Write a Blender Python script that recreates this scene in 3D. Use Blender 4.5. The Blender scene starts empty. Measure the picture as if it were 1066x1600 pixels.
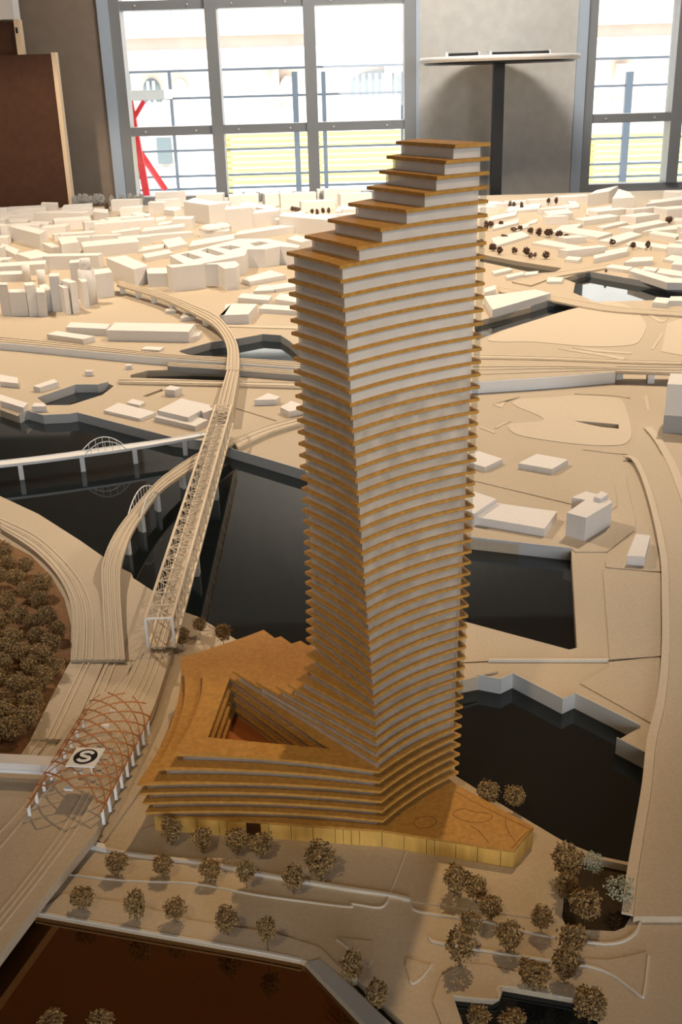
import bpy, math, random
import numpy as np
from mathutils import Vector, Matrix
from mathutils.geometry import tessellate_polygon
random.seed(7)
scene = bpy.context.scene
COL = scene.collection
# ------------------------------------------------------------------ camera
# metres; z = 0 is the card ground of the city model (its table stands on the floor at z = -0.55)
H = 0.52
FPX, PITCH, ROLL = 1647.0, math.radians(22.13), math.radians(1.65)
cam_data = bpy.data.cameras.new('camera')
cam = bpy.data.objects.new('camera', cam_data)
COL.objects.link(cam)
ROT = Matrix.Rotation(math.pi / 2 - PITCH, 3, 'X') @ Matrix.Rotation(-ROLL, 3, 'Z')
cam.matrix_world = Matrix.Translation((0, 0, H)) @ ROT.to_4x4()
cam_data.sensor_fit = 'VERTICAL'
cam_data.sensor_height = 36.0
cam_data.lens = FPX / 1600 * 36
cam_data.clip_start = 0.02
cam_data.clip_end = 200
scene.camera = cam
# ------------------------------------------------------------------ view, world, lights
scene.view_settings.view_transform = 'Standard'
scene.view_settings.look = 'None'
scene.view_settings.gamma = 1.0
scene.view_settings.use_curve_mapping = False
scene.view_settings.exposure = 0.32
world = bpy.data.worlds.new('daylight'); scene.world = world
world.use_nodes = True
wb = world.node_tree.nodes['Background']
wb.inputs[0].default_value = (0.86, 0.93, 1.0, 1)
wb.inputs[1].default_value = 2.4

def lamp(name, kind, loc, energy, color, target=None, **kw):
    d = bpy.data.lights.new(name, kind)
    d.energy = energy; d.color = color
    for k, v in kw.items(): setattr(d, k, v)
    o = bpy.data.objects.new(name, d); COL.objects.link(o); o.location = loc
    if target is not None:
        o.rotation_euler = (Vector(target) - Vector(loc)).to_track_quat('-Z', 'Y').to_euler()
    return o
lamp('sun', 'SUN', (0, -5, 10), 3.6, (1.0, 0.97, 0.9), target=(2, 5, 0), angle=0.01)
WARM = (1.0, 0.80, 0.60)
# assumed ceiling spots over the model (z is above the model ground) with two added fill spots, and added daylight for assumed windows behind the visitor
lamp('assumed_or_added_spot', 'SPOT', (-1.6, 3.0, 2.35), 205, WARM, target=(-1.4, 3.2, 0), spot_size=1.81, spot_blend=0.14, shadow_soft_size=0.04)
lamp('assumed_or_added_spot', 'SPOT', (1.2, 2.8, 2.35), 178, WARM, target=(1.15, 3.0, 0), spot_size=1.73, spot_blend=0.14, shadow_soft_size=0.04)
lamp('assumed_or_added_spot', 'SPOT', (0.1, 4.2, 2.35), 105, WARM, target=(0.0, 3.9, 0), spot_size=1.7, spot_blend=0.8, shadow_soft_size=0.04)
lamp('assumed_or_added_spot', 'SPOT', (0.45, 1.7, 2.35), 80, (1.0, 0.66, 0.34), target=(0.0, 0.70, 0.03), spot_size=0.3, spot_blend=1.0, shadow_soft_size=0.03)
lamp('assumed_or_added_spot', 'SPOT', (1.5, -0.9, 2.35), 85, (1.0, 0.80, 0.60), target=(0.02, 0.66, 0.42), spot_size=0.16, spot_blend=0.9, shadow_soft_size=0.03)
lamp('assumed_or_added_spot', 'SPOT', (0.5, 4.3, 2.45), 240, (1.0, 0.93, 0.84), target=(0.3, 5.9, 0.55), spot_size=1.9, spot_blend=0.9, shadow_soft_size=0.45)  # added wall washer, only there to brighten the back wall
lamp('assumed_or_added_spot', 'SPOT', (-0.7, -0.9, 2.35), 60, (1.0, 0.70, 0.38), target=(0.0, 0.68, 0.12), spot_size=0.2, spot_blend=1.0, shadow_soft_size=0.05)  # added warm fill from front left, brightens podium and lower tower
lamp('assumed_rear_daylight', 'AREA', (1.3, -3.9, 1.1), 104, (0.95, 0.97, 1.0), target=(0, 3, 0.3), shape='RECTANGLE', size=3.2, size_y=1.8)  # added area light for assumed, unseen windows; the rear wall has no opening

# ------------------------------------------------------------------ pixel <-> place
def ray(px, py):
    return ROT @ Vector(((px - 533) / FPX, -(py - 800) / FPX, -1.0))
def G(px, py, z=0.0):                       # the point of the horizontal level z that shows at this pixel
    d = ray(px, py); t = (z - H) / d.z
    return Vector((d.x * t, d.y * t, z))
def V(px, py, Y):                           # the point of the upright plane y = Y
    d = ray(px, py); t = Y / d.y
    return Vector((d.x * t, Y, H + d.z * t))
def G2(px, py, z=0.0):
    p = G(px, py, z); return (p.x, p.y)
def height_at(px, py_base, py_top, z0=0.0): # height of an upright edge from its foot and top rows
    b = G(px, py_base, z0); D = math.hypot(b.x, b.y)
    d = ray(px, py_top); Dh = math.hypot(d.x, d.y)
    return H + d.z / Dh * D

# ------------------------------------------------------------------ materials
def mat(name, color, rough=0.6, noise=0.0, scale=60.0, spec=0.3, metal=0.0, color2=None, bump=0.0, coat=0.0, stretch=None, detail=3):
    m = bpy.data.materials.new(name); m.use_nodes = True
    nt = m.node_tree; b = nt.nodes['Principled BSDF']
    b.inputs['Base Color'].default_value = (*color, 1)
    b.inputs['Roughness'].default_value = rough
    b.inputs['Metallic'].default_value = metal
    b.inputs['Specular IOR Level'].default_value = spec
    if coat: b.inputs['Coat Weight'].default_value = coat
    if noise or color2 or bump:
        tc = nt.nodes.new('ShaderNodeTexCoord'); mp = nt.nodes.new('ShaderNodeMapping')
        if stretch: mp.inputs['Scale'].default_value = stretch
        nz = nt.nodes.new('ShaderNodeTexNoise'); nz.inputs['Scale'].default_value = scale; nz.inputs['Detail'].default_value = detail
        nt.links.new(tc.outputs['Object'], mp.inputs['Vector']); nt.links.new(mp.outputs['Vector'], nz.inputs['Vector'])
        cr = nt.nodes.new('ShaderNodeValToRGB')
        c2 = color2 or tuple(c * (1 - noise) for c in color)
        cr.color_ramp.elements[0].position = 0.35; cr.color_ramp.elements[1].position = 0.68
        cr.color_ramp.elements[0].color = (*c2, 1); cr.color_ramp.elements[1].color = (*color, 1)
        nt.links.new(nz.outputs['Fac'], cr.inputs['Fac']); nt.links.new(cr.outputs['Color'], b.inputs['Base Color'])
        if bump:
            bp = nt.nodes.new('ShaderNodeBump'); bp.inputs['Strength'].default_value = bump; bp.inputs['Distance'].default_value = 0.001
            nt.links.new(nz.outputs['Fac'], bp.inputs['Height']); nt.links.new(bp.outputs['Normal'], b.inputs['Normal'])
    return m
def clear_mat(name, tint, gloss, rough=0.02):
    m = bpy.data.materials.new(name); m.use_nodes = True; nt = m.node_tree
    for n in list(nt.nodes): nt.nodes.remove(n)
    o = nt.nodes.new('ShaderNodeOutputMaterial'); mx = nt.nodes.new('ShaderNodeMixShader')
    t = nt.nodes.new('ShaderNodeBsdfTransparent'); g = nt.nodes.new('ShaderNodeBsdfGlossy')
    t.inputs[0].default_value = (*tint, 1); g.inputs['Roughness'].default_value = rough
    mx.inputs[0].default_value = gloss
    nt.links.new(t.outputs[0], mx.inputs[1]); nt.links.new(g.outputs[0], mx.inputs[2]); nt.links.new(mx.outputs[0], o.inputs[0])
    return m
M = {}
M['card'] = mat('grey_beige_card', (0.52, 0.44, 0.325), 0.62, 0.10, 350, 0.25, bump=0.05)
M['card_light'] = mat('light_card', (0.61, 0.525, 0.40), 0.6, 0.08, 350, 0.25)
M['white'] = mat('white_card', (0.74, 0.72, 0.69), 0.55, 0.04, 200, 0.3)
M['whitewall'] = mat('white_edge_card', (0.78, 0.80, 0.80), 0.5)
M['kerb'] = mat('white_kerb_card', (0.60, 0.57, 0.50), 0.5)
M['quay'] = mat('quay_wall_card', (0.50, 0.51, 0.50), 0.5)
M['mdf'] = mat('wood_board', (0.50, 0.265, 0.06), 0.5, 0.25, 260, 0.3, bump=0.03)
M['ply'] = mat('pale_plywood', (0.72, 0.47, 0.13), 0.45, 0.22, 160, 0.35, stretch=(1, 1, 0.15))
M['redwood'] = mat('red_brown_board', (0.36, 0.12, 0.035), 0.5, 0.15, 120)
M['engrave'] = mat('engraved_line', (0.20, 0.09, 0.02), 0.7)
M['acrylic'] = mat('frosted_acrylic', (0.86, 0.82, 0.75), 0.25, 0.08, 70, 0.5, detail=6)
def see_through(m, amount, tint):
    nt = m.node_tree; b = nt.nodes['Principled BSDF']; out = nt.nodes['Material Output']
    t = nt.nodes.new('ShaderNodeBsdfTransparent'); t.inputs[0].default_value = (*tint, 1); mx = nt.nodes.new('ShaderNodeMixShader'); mx.inputs[0].default_value = amount
    nt.links.new(b.outputs[0], mx.inputs[1]); nt.links.new(t.outputs[0], mx.inputs[2]); nt.links.new(mx.outputs[0], out.inputs[0])
see_through(M['acrylic'], 0.38, (1.0, 0.97, 0.92))
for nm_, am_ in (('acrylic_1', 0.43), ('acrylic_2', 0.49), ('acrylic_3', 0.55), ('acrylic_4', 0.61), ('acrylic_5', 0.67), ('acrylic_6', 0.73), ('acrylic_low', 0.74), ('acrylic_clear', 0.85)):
    M[nm_] = mat(nm_.replace('acrylic', 'frosted_acrylic'), (0.80, 0.74, 0.64), 0.25, 0.25, 70, 0.5, detail=6); see_through(M[nm_], am_, (1.0, 0.95, 0.86))  # numbered grades, clearer and browner downward, stand in for weaker light below
M['clear'] = clear_mat('clear_acrylic', (0.88, 0.9, 0.9), 0.10, 0.12)
M['glass'] = clear_mat('window_glass', (0.96, 0.98, 0.98), 0.04)
M['water'] = mat('dark_acrylic_water', (0.006, 0.010, 0.012), 0.04, spec=0.5)
M['brown_reflection_water'] = mat('dark_water_brown_reflection_tint', (0.22, 0.115, 0.045), 0.05, 0.1, 300, 0.5, metal=0.95)  # dark water; the brown tint paints the ceiling's reflection into its colour
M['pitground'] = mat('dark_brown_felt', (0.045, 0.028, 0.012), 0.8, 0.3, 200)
M['felt'] = mat('brown_grove_ground', (0.24, 0.125, 0.05), 0.85, 0.3, 120)
M['truss'] = mat('pale_wood_bar', (0.76, 0.65, 0.49), 0.55, 0.1, 90)
M['lattice'] = mat('copper_wood_strip', (0.46, 0.20, 0.07), 0.5, 0.15, 90)
M['grey'] = mat('grey_edge_card', (0.36, 0.36, 0.34), 0.6)
M['black'] = mat('black_paint', (0.01, 0.01, 0.01), 0.4)
M['gap'] = mat('dark_joint', (0.03, 0.02, 0.012), 0.8)
M['trunk'] = mat('dried_stem', (0.10, 0.06, 0.03), 0.8)
M['leaf'] = mat('dried_florets', (0.48, 0.33, 0.14), 0.8, scale=4, color2=(0.08, 0.045, 0.018))
M['leaf_pale'] = mat('pale_green_florets', (0.50, 0.50, 0.36), 0.8, scale=3, color2=(0.22, 0.24, 0.17))
M['leaf_dark'] = mat('dark_red_brown_florets', (0.14, 0.07, 0.045), 0.85, scale=300, color2=(0.05, 0.03, 0.02))
M['leaf_white'] = mat('white_tipped_bristles', (0.75, 0.76, 0.74), 0.8, scale=60, color2=(0.10, 0.10, 0.09))
# ------------------------------------------------------------------ mesh helpers
def mesh(name, verts, faces, smooth=False):
    me = bpy.data.meshes.new(name); me.from_pydata([tuple(v) for v in verts], [], [tuple(f) for f in faces]); me.update()
    if smooth:
        for p in me.polygons: p.use_smooth = True
    return me
def put(name, me, material=None, parent=None, matrix=None):
    if material is not None and not me.materials: me.materials.append(material)
    o = bpy.data.objects.new(name, me); COL.objects.link(o)
    if matrix is not None: o.matrix_world = matrix
    if parent is not None: o.parent = parent
    return o
LABELS = {}
def tag(o, label, cat, group=None):
    o['label'] = label; o['category'] = cat
    if group: o['group'] = group
    LABELS.setdefault(label, []).append(o.name)
    return o
def struct(o): o['kind'] = 'structure'; return o
def empty(name, label=None, cat=None, group=None, loc=(0, 0, 0)):
    o = bpy.data.objects.new(name, None); COL.objects.link(o); o.location = loc; o.empty_display_size = 0.01
    if label: tag(o, label, cat, group)
    return o
def area2(p): return 0.5 * sum(p[i][0] * p[(i + 1) % len(p)][1] - p[(i + 1) % len(p)][0] * p[i][1] for i in range(len(p)))
def ccw(p):
    p = [(q[0], q[1]) for q in p]
    return p if area2(p) > 0 else p[::-1]
def prism_mesh(name, pts, z0, z1, holes=()):
    """upright prism over an outline (xy), z1 may be a number or one height per point"""
    src = [(q[0], q[1]) for q in pts]
    zt = list(z1) if hasattr(z1, '__len__') else [z1] * len(src)
    if area2(src) < 0: src = src[::-1]; zt = zt[::-1]
    loops = [src] + [ccw(h)[::-1] for h in holes]
    zts = [zt] + [[zt[0]] * len(h) for h in holes]
    verts, faces, off = [], [], []
    for lp, zz in zip(loops, zts):
        off.append(len(verts))
        verts += [(x, y, z) for (x, y), z in zip(lp, zz)] + [(x, y, z0) for x, y in lp]
    for lp, o in zip(loops, off):
        n = len(lp)
        for i in range(n):
            j = (i + 1) % n
            faces.append((o + i, o + n + i, o + n + j, o + j))
    if holes:
        flat, idx = [], []
        for lp, o in zip(loops, off):
            flat.append([Vector((x, y, 0)) for x, y in lp]); idx += [(o + i, o + len(lp) + i) for i in range(len(lp))]
        for t in tessellate_polygon(flat):
            a = [flat_pt for flat_pt in (verts[idx[i][0]] for i in t)]
            s = (a[1][0] - a[0][0]) * (a[2][1] - a[0][1]) - (a[2][0] - a[0][0]) * (a[1][1] - a[0][1])
            tt = t if s > 0 else t[::-1]
            faces.append(tuple(idx[i][0] for i in tt)); faces.append(tuple(idx[i][1] for i in tt[::-1]))
    else:
        n = len(src)
        faces.append(tuple(range(n))); faces.append(tuple(range(2 * n - 1, n - 1, -1)))
    return mesh(name, verts, faces)
def prism(name, pts, z0, z1, material, parent=None, holes=()):
    return put(name, prism_mesh(name, pts, z0, z1, holes), material, parent)
def spline(pts, n=8, closed=False):
    """Catmull-Rom through the points"""
    P = [Vector(p) for p in pts]; N = len(P); out = []
    segs = N if closed else N - 1
    for i in range(segs):
        if closed: a, b, c, d = P[(i - 1) % N], P[i], P[(i + 1) % N], P[(i + 2) % N]
        else: a, b, c, d = P[max(i - 1, 0)], P[i], P[i + 1], P[min(i + 2, N - 1)]
        for k in range(n):
            t = k / n
            out.append(0.5 * ((2 * b) + (c - a) * t + (2 * a - 5 * b + 4 * c - d) * t * t + (3 * b - a - 3 * c + d) * t ** 3))
    if not closed: out.append(P[-1])
    return out
def resample(P, n):
    P = [Vector(p) for p in P]; L = [0]
    for a, b in zip(P, P[1:]): L.append(L[-1] + (b - a).length)
    out = []; j = 0
    for k in range(n):
        s = L[-1] * k / (n - 1)
        while j < len(L) - 2 and L[j + 1] < s: j += 1
        u = (s - L[j]) / max(L[j + 1] - L[j], 1e-9)
        out.append(P[j].lerp(P[j + 1], u))
    return out
def loft_mesh(name, left, right, th):
    n = len(left); v = []; f = []
    for a, b in zip(left, right):
        v += [a, b, b - Vector((0, 0, th)), a - Vector((0, 0, th))]
    for i in range(n - 1):
        o, p = 4 * i, 4 * i + 4
        for k in range(4):
            f.append((o + k, o + (k + 1) % 4, p + (k + 1) % 4, p + k))
    f.append((3, 2, 1, 0)); e = 4 * (n - 1); f.append((e, e + 1, e + 2, e + 3))
    return mesh(name, v, f)
def ribbon(name, path, w, th, material, parent=None, off=0.0):
    """flat strip of width w along a 3D path; its top lies th above the path"""
    P = [Vector(p) for p in path]; L, R = [], []
    for i, p in enumerate(P):
        d = P[min(i + 1, len(P) - 1)] - P[max(i - 1, 0)]; d.z = 0; d.normalize()
        nrm = Vector((-d.y, d.x, 0)); q = p + Vector((0, 0, th)) + nrm * off
        L.append(q + nrm * w / 2); R.append(q - nrm * w / 2)
    return put(name, loft_mesh(name, L, R, th), material, parent)
CUBE = {}
def bar(name, a, b, w, h, material, parent=None, up=Vector((0, 0, 1))):
    """square bar from a to b; all bars of one material share a unit cube"""
    key = material.name
    if key not in CUBE:
        s = 0.5
        vv = [(x, y, z) for x in (-s, s) for y in (-s, s) for z in (-s, s)]
        ff = [(0, 1, 3, 2), (4, 6, 7, 5), (0, 4, 5, 1), (2, 3, 7, 6), (0, 2, 6, 4), (1, 5, 7, 3)]
        me = mesh('bar_' + key, vv, ff); me.materials.append(material); CUBE[key] = me
    a, b = Vector(a), Vector(b); d = b - a; L = d.length; x = d / L
    u = up if abs(x.dot(up)) < 0.98 else Vector((1, 0, 0))
    y = u.cross(x).normalized(); z = x.cross(y)
    m = Matrix(((x.x * L, y.x * w, z.x * h, 0), (x.y * L, y.y * w, z.y * h, 0), (x.z * L, y.z * w, z.z * h, 0), (0, 0, 0, 1)))
    m.translation = (a + b) / 2
    o = bpy.data.objects.new(name, CUBE[key]); COL.objects.link(o); o.matrix_world = m
    if parent is not None:
        o.parent = parent
        o.matrix_parent_inverse = Matrix.Translation(-parent.location)
    return o
def box(name, x0, x1, y0, y1, z0, z1, material, parent=None):
    return prism(name, [(x0, y0), (x1, y0), (x1, y1), (x0, y1)], z0, z1, material, parent)
def PX(lst, z=0.0): return [G2(x, y, z) for x, y in lst]
ORD = ['', 'first', 'second', 'third', 'fourth', 'fifth', 'sixth', 'seventh', 'eighth', 'ninth', 'tenth', 'eleventh', 'twelfth',
       'thirteenth', 'fourteenth', 'fifteenth', 'sixteenth', 'seventeenth', 'eighteenth', 'nineteenth', 'twentieth', 'twenty-first',
       'twenty-second', 'twenty-third', 'twenty-fourth', 'twenty-fifth', 'twenty-sixth', 'twenty-seventh', 'twenty-eighth', 'twenty-ninth', 'thirtieth', 'thirty-first', 'thirty-second', 'thirty-third']
# ================================================================== the room
FLOOR_Z, CEIL_Z, WALL_Y = -0.55, 2.6, 5.9
XL, XR, REAR_Y = -3.2, 3.4, -4.2
M['plaster'] = mat('grey_plaster', (0.60, 0.595, 0.565), 0.85, 0.10, 18, bump=0.1)
M['brownwall'] = mat('brown_grey_wall', (0.27, 0.215, 0.165), 0.85, 0.10, 14)
M['floor'] = mat('dark_floor', (0.10, 0.085, 0.07), 0.5, 0.2, 8)
M['ceiling'] = mat('dark_ceiling', (0.24, 0.14, 0.075), 0.8, 0.1, 6)
M['frame'] = mat('grey_metal_frame', (0.24, 0.25, 0.26), 0.35, spec=0.5)
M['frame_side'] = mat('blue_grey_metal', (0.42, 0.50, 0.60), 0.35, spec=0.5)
M['board'] = mat('dark_brown_board', (0.075, 0.030, 0.013), 0.6, 0.2, 30)
M['edge'] = mat('pale_wood_edge', (0.72, 0.56, 0.38), 0.5)
M['sidewall'] = mat('side_wall', (0.30, 0.27, 0.23), 0.85, 0.08, 10)
struct(box('floor', XL, XR, REAR_Y, WALL_Y, FLOOR_Z - 0.1, FLOOR_Z, M['floor']))
struct(box('ceiling', XL, XR, REAR_Y, WALL_Y + 0.25, CEIL_Z, CEIL_Z + 0.15, M['ceiling']))
struct(box('wall_left', XL - 0.15, XL, REAR_Y, WALL_Y, FLOOR_Z, CEIL_Z, M['sidewall']))
struct(box('wall_right', XR, XR + 0.15, REAR_Y, WALL_Y, FLOOR_Z, CEIL_Z, M['sidewall']))
struct(box('wall_rear', XL, XR, REAR_Y - 0.15, REAR_Y, FLOOR_Z, CEIL_Z, M['sidewall']))
def WX(px, py=150): return V(px, py, WALL_Y).x
w1a, w1b = WX(163, 120), WX(651, 120)
w2a = WX(899, 120); w2b = w2a + (w1b - w1a)
WIN_TOP, WIN_BOT = 1.30, V(400, 304, WALL_Y).z - 0.05
def wallpart(name, x0, x1, z0, z1, m): return struct(box(name, x0, x1, WALL_Y, WALL_Y + 0.22, z0, z1, m))
wallpart('wall_back_left', XL, w1a, FLOOR_Z, CEIL_Z, M['brownwall'])
wallpart('wall_back_middle', w1b, w2a, FLOOR_Z, CEIL_Z, M['plaster'])
wallpart('wall_back_right', w2b, XR, FLOOR_Z, CEIL_Z, M['plaster'])
for i, (a, b) in enumerate(((w1a, w1b), (w2a, w2b))):
    wallpart('wall_back_above_window_%d' % (i + 1), a, b, WIN_TOP, CEIL_Z, M['plaster'])
    wallpart('wall_back_below_window_%d' % (i + 1), a, b, FLOOR_Z, WIN_BOT, M['plaster'])
# windows: frame bars and single panes
zt = V(400, 3, WALL_Y).z; zm = V(410, 201, WALL_Y).z
def window(name, xa, xb, muls, fl, fr):
    w = struct(empty(name))
    def fb(x0, x1, z0, z1, nm='frame_bar', m='frame', y0=0.02, y1=0.12): return box(nm, x0, x1, WALL_Y + y0, WALL_Y + y1, z0, z1, M[m], w)
    fb(xa, xa + fl * 0.5, WIN_BOT, WIN_TOP, 'frame_jamb', 'frame_side', -0.02)
    fb(xa + fl * 0.5, xa + fl, WIN_BOT, WIN_TOP, 'frame_jamb', y0=0.0)
    fb(xb - fr, xb, WIN_BOT, WIN_TOP, 'frame_jamb', y0=-0.01)
    fb(xb - 0.004, xb + 0.012, WIN_BOT, WIN_TOP, 'frame_jamb', 'frame_side', -0.02, 0.0)
    fb(xa + fl, xb - fr, WIN_BOT, WIN_BOT + 0.05, 'frame_sill'); fb(xa + fl, xb - fr, WIN_TOP - 0.05, WIN_TOP, 'frame_head')
    cuts = [xa + fl] + [c for m in muls for c in m] + [xb - fr]
    for a, b in muls: fb(a, b, WIN_BOT + 0.05, WIN_TOP - 0.05, 'mullion', y0=0.0)
    rows = [(WIN_BOT + 0.05, zm - 0.022), (zm + 0.022, zt - 0.022), (zt + 0.022, WIN_TOP - 0.05)]
    for i in range(0, len(cuts), 2):
        for zz in (zm, zt):
            t = fb(cuts[i], cuts[i + 1], zz - 0.022, zz + 0.022, 'transom')
            for u in (0.18, 0.8):
                xx = cuts[i] + (cuts[i + 1] - cuts[i]) * u
                box('screw_head', xx - 0.004, xx + 0.004, WALL_Y + 0.012, WALL_Y + 0.022, zz - 0.004, zz + 0.004, M['white'], t)
        for z0, z1 in rows:
            box('pane', cuts[i], cuts[i + 1], WALL_Y + 0.068, WALL_Y + 0.072, z0, z1, M['glass'], w)
    return w
window('window_1', w1a, w1b, [(WX(328), WX(346)), (WX(478), WX(496))], WX(196, 120) - w1a, w1b - WX(632, 120))
m2 = WX(1052); window('window_2', w2a, w2b, [(m2, m2 + 0.06), (m2 + 0.56, m2 + 0.62)], WX(930, 120) - w2a, 0.07)
struct(box('window_sill_shelf', w1a - 0.05, w1b + 0.05, WALL_Y - 0.14, WALL_Y, WIN_BOT - 0.03, WIN_BOT, M['frame']))
# ---- stepped brown panel at the left, in front of the wall
by = 5.45
p0 = V(80, 84, by); p1 = V(25, 32, by)
pan = empty('display_panel', 'tall dark brown stepped panel with pale wooden edges at the left wall', 'panel', loc=(p0.x, by, FLOOR_Z))
def pchild(o, par): o.parent = par; o.matrix_parent_inverse = Matrix.Translation(-par.location); return o
pchild(box('lower_board', -2.6, p0.x, by, by + 0.05, FLOOR_Z, p0.z, M['board']), pan)
pchild(box('upper_board', -2.6, p1.x - 0.012, by + 0.02, by + 0.06, p0.z, p1.z, M['board']), pan)
pchild(box('side_edge', p0.x, p0.x + 0.02, by - 0.005, by + 0.05, FLOOR_Z, p0.z + 0.006, M['edge']), pan)
pchild(box('side_edge', p1.x - 0.012, p1.x + 0.012, by - 0.002, by + 0.06, p0.z, p1.z + 0.005, M['edge']), pan)
pchild(box('bolt_hole', p1.x - 0.007, p1.x + 0.003, by - 0.004, by - 0.001, p1.z - 0.055, p1.z - 0.03, M['black']), pan)
q = V(20, 30, by)
tag(box('white_box', -2.6, q.x + 0.01, by - 0.01, by + 0.1, p1.z + 0.005, p1.z + 0.34, M['white']), 'pale grey box on top of the dark brown panel', 'box')
# ---- high round table between the windows
ty = 5.5
c = V(780, 92, ty); e0 = V(655, 92, ty); rad = (V(905, 88, ty).x - e0.x) / 2
tb = empty('bar_table', 'high round white bar table on a black column between the windows', 'table', loc=(c.x, ty, FLOOR_Z))
def lathe(name, prof, seg, material, loc=(0, 0, 0), parent=None, smooth=True):
    v, f = [], []
    for r, z in prof:
        for k in range(seg): a = 2 * math.pi * k / seg; v.append((loc[0] + r * math.cos(a), loc[1] + r * math.sin(a), loc[2] + z))
    n = len(prof)
    for i in range(n - 1):
        for k in range(seg): f.append((i * seg + k, i * seg + (k + 1) % seg, (i + 1) * seg + (k + 1) % seg, (i + 1) * seg + k))
    f.append(tuple(range(seg - 1, -1, -1))); f.append(tuple((n - 1) * seg + k for k in range(seg)))
    me = mesh(name, v, f)
    if smooth:
        for p in me.polygons:
            if len(p.vertices) == 4: p.use_smooth = True
    return put(name, me, material, parent)
tz = c.z - FLOOR_Z
lathe('table_top', [(rad - 0.012, tz - 0.012), (rad, tz - 0.006), (rad, tz + 0.006), (rad - 0.006, tz + 0.012)], 64, M['white'], parent=tb)
lathe('under_plate', [(rad - 0.03, tz - 0.02), (rad - 0.02, tz - 0.012)], 64, M['black'], parent=tb)
box('column', -0.026, 0.026, -0.026, 0.026, 0.02, tz - 0.02, M['black'], tb)
lathe('foot', [(0.24, 0), (0.24, 0.014), (0.03, 0.022)], 40, M['black'], parent=tb)
for k, (xa, xb, cat, lab) in enumerate(((700, 746, 'tablet', 'small dark flat device lying at the left on the bar table'), (768, 856, 'tablet', 'long dark flat device lying at the right on the bar table'))):
    a, b = V(xa, 80, ty - 0.08), V(xb, 80, ty - 0.08)
    t = empty('tablet', lab, cat, loc=((a.x + b.x) / 2, ty - 0.05, c.z + 0.012)); hw = (b.x - a.x) / 2
    box('body', -hw, hw, -0.07, 0.07, 0, 0.016, M['black'], t)
    box('end_clip', -hw - 0.012, -hw, -0.05, 0.05, 0, 0.022, M['whitewall'], t); box('end_clip', hw, hw + 0.012, -0.05, 0.05, 0, 0.022, M['whitewall'], t)
# ================================================================== outside the windows
M['facade'] = mat('pale_facade', (0.80, 0.73, 0.66), 0.8, 0.10, 3)
M['brick'] = mat('pale_brick', (0.80, 0.62, 0.52), 0.8, 0.12, 5)
M['terrace'] = mat('pale_terrace', (0.85, 0.85, 0.83), 0.8)
M['slate'] = mat('dark_opening', (0.16, 0.19, 0.20), 0.5)
M['blueglass'] = mat('blue_window', (0.45, 0.62, 0.75), 0.3)
M['yellow'] = mat('yellow_slat', (0.86, 0.66, 0.18), 0.7)
M['red'] = mat('red_steel', (0.80, 0.05, 0.06), 0.5)
M['rail'] = mat('grey_railing', (0.20, 0.23, 0.27), 0.5)
struct(box('terrace_ground', -14, 14, WALL_Y + 0.25, 26, FLOOR_Z - 0.3, FLOOR_Z - 0.05, M['terrace']))
FY = 17.0
fac = empty('opposite_building', 'bright old facade with arched openings seen through the windows', 'building', loc=(0, FY, FLOOR_Z))
def fch(o): return pchild(o, fac)
fch(box('facade_wall', -13, 13, FY, FY + 0.5, FLOOR_Z - 0.05, 9, M['facade']))
def fbox(nm, xa, ya, xb, yb, m, d=0.08):
    a, b = V(xa, ya, FY), V(xb, yb, FY)
    return fch(box(nm, min(a.x, b.x), max(a.x, b.x), FY - d, FY + 0.02, min(a.z, b.z), max(a.z, b.z), m))
fbox('cornice', 150, 82, 1400, 78, M['brick'], 0.3); fbox('cornice', 150, 30, 1400, 27, M['brick'], 0.2)
for xa, xb in ((420, 440), (455, 470), (250, 268), (278, 284), (404, 411)): fbox('upper_window', xa, 12, xb, 40, M['blueglass'])
for xa, xb in ((425, 440), (520, 534), (600, 612), (960, 975)): fbox('pilaster', xa, 100, xb, 188, M['brick'], 0.15)
def arch(xc, xw, ytop, ybot, m, bars=0):
    a, b = V(xc - xw, ybot, FY), V(xc + xw, ybot, FY); t = V(xc, ytop, FY); cx = (a.x + b.x) / 2; r = (b.x - a.x) / 2; hh = t.z - a.z
    pts = [(a.x, a.z)] + [(cx - r * math.cos(math.pi * k / 14), a.z + hh * 0.45 + hh * 0.55 * math.sin(math.pi * k / 14)) for k in range(15)] + [(b.x, a.z)]
    n = len(pts); v = [(x, FY - 0.1, z) for x, z in pts] + [(x, FY + 0.01, z) for x, z in pts]
    f = [tuple(range(n)), tuple(range(2 * n - 1, n - 1, -1))] + [(i, i + n, (i + 1) % n + n, (i + 1) % n) for i in range(n)]
    o = fch(put('arched_opening', mesh('arched_opening', v, f), m))
    for k in range(bars):
        x = a.x + (b.x - a.x) * (k + 1) / (bars + 1)
        s = put('glazing_bar', mesh('glazing_bar', [(x - .02, FY - .13, a.z), (x + .02, FY - .13, a.z), (x + .02, FY - .13, t.z - hh * .12), (x - .02, FY - .13, t.z - hh * .12),
                (x - .02, FY - .1, a.z), (x + .02, FY - .1, a.z), (x + .02, FY - .1, t.z - hh * .12), (x - .02, FY - .1, t.z - hh * .12)],
                [(0, 1, 2, 3), (7, 6, 5, 4), (0, 4, 5, 1), (1, 5, 6, 2), (2, 6, 7, 3), (3, 7, 4, 0)]), M['terrace'])
        s.parent = o
arch(588, 40, 110, 150, M['slate'], 7); arch(240, 13, 122, 160, M['slate'], 2); arch(285, 12, 122, 165, M['brick']); arch(968, 14, 105, 150, M['brick']); arch(452, 14, 118, 160, M['brick'])
fbox('plinth_band', 245, 215, 270, 255, M['slate'])
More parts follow.
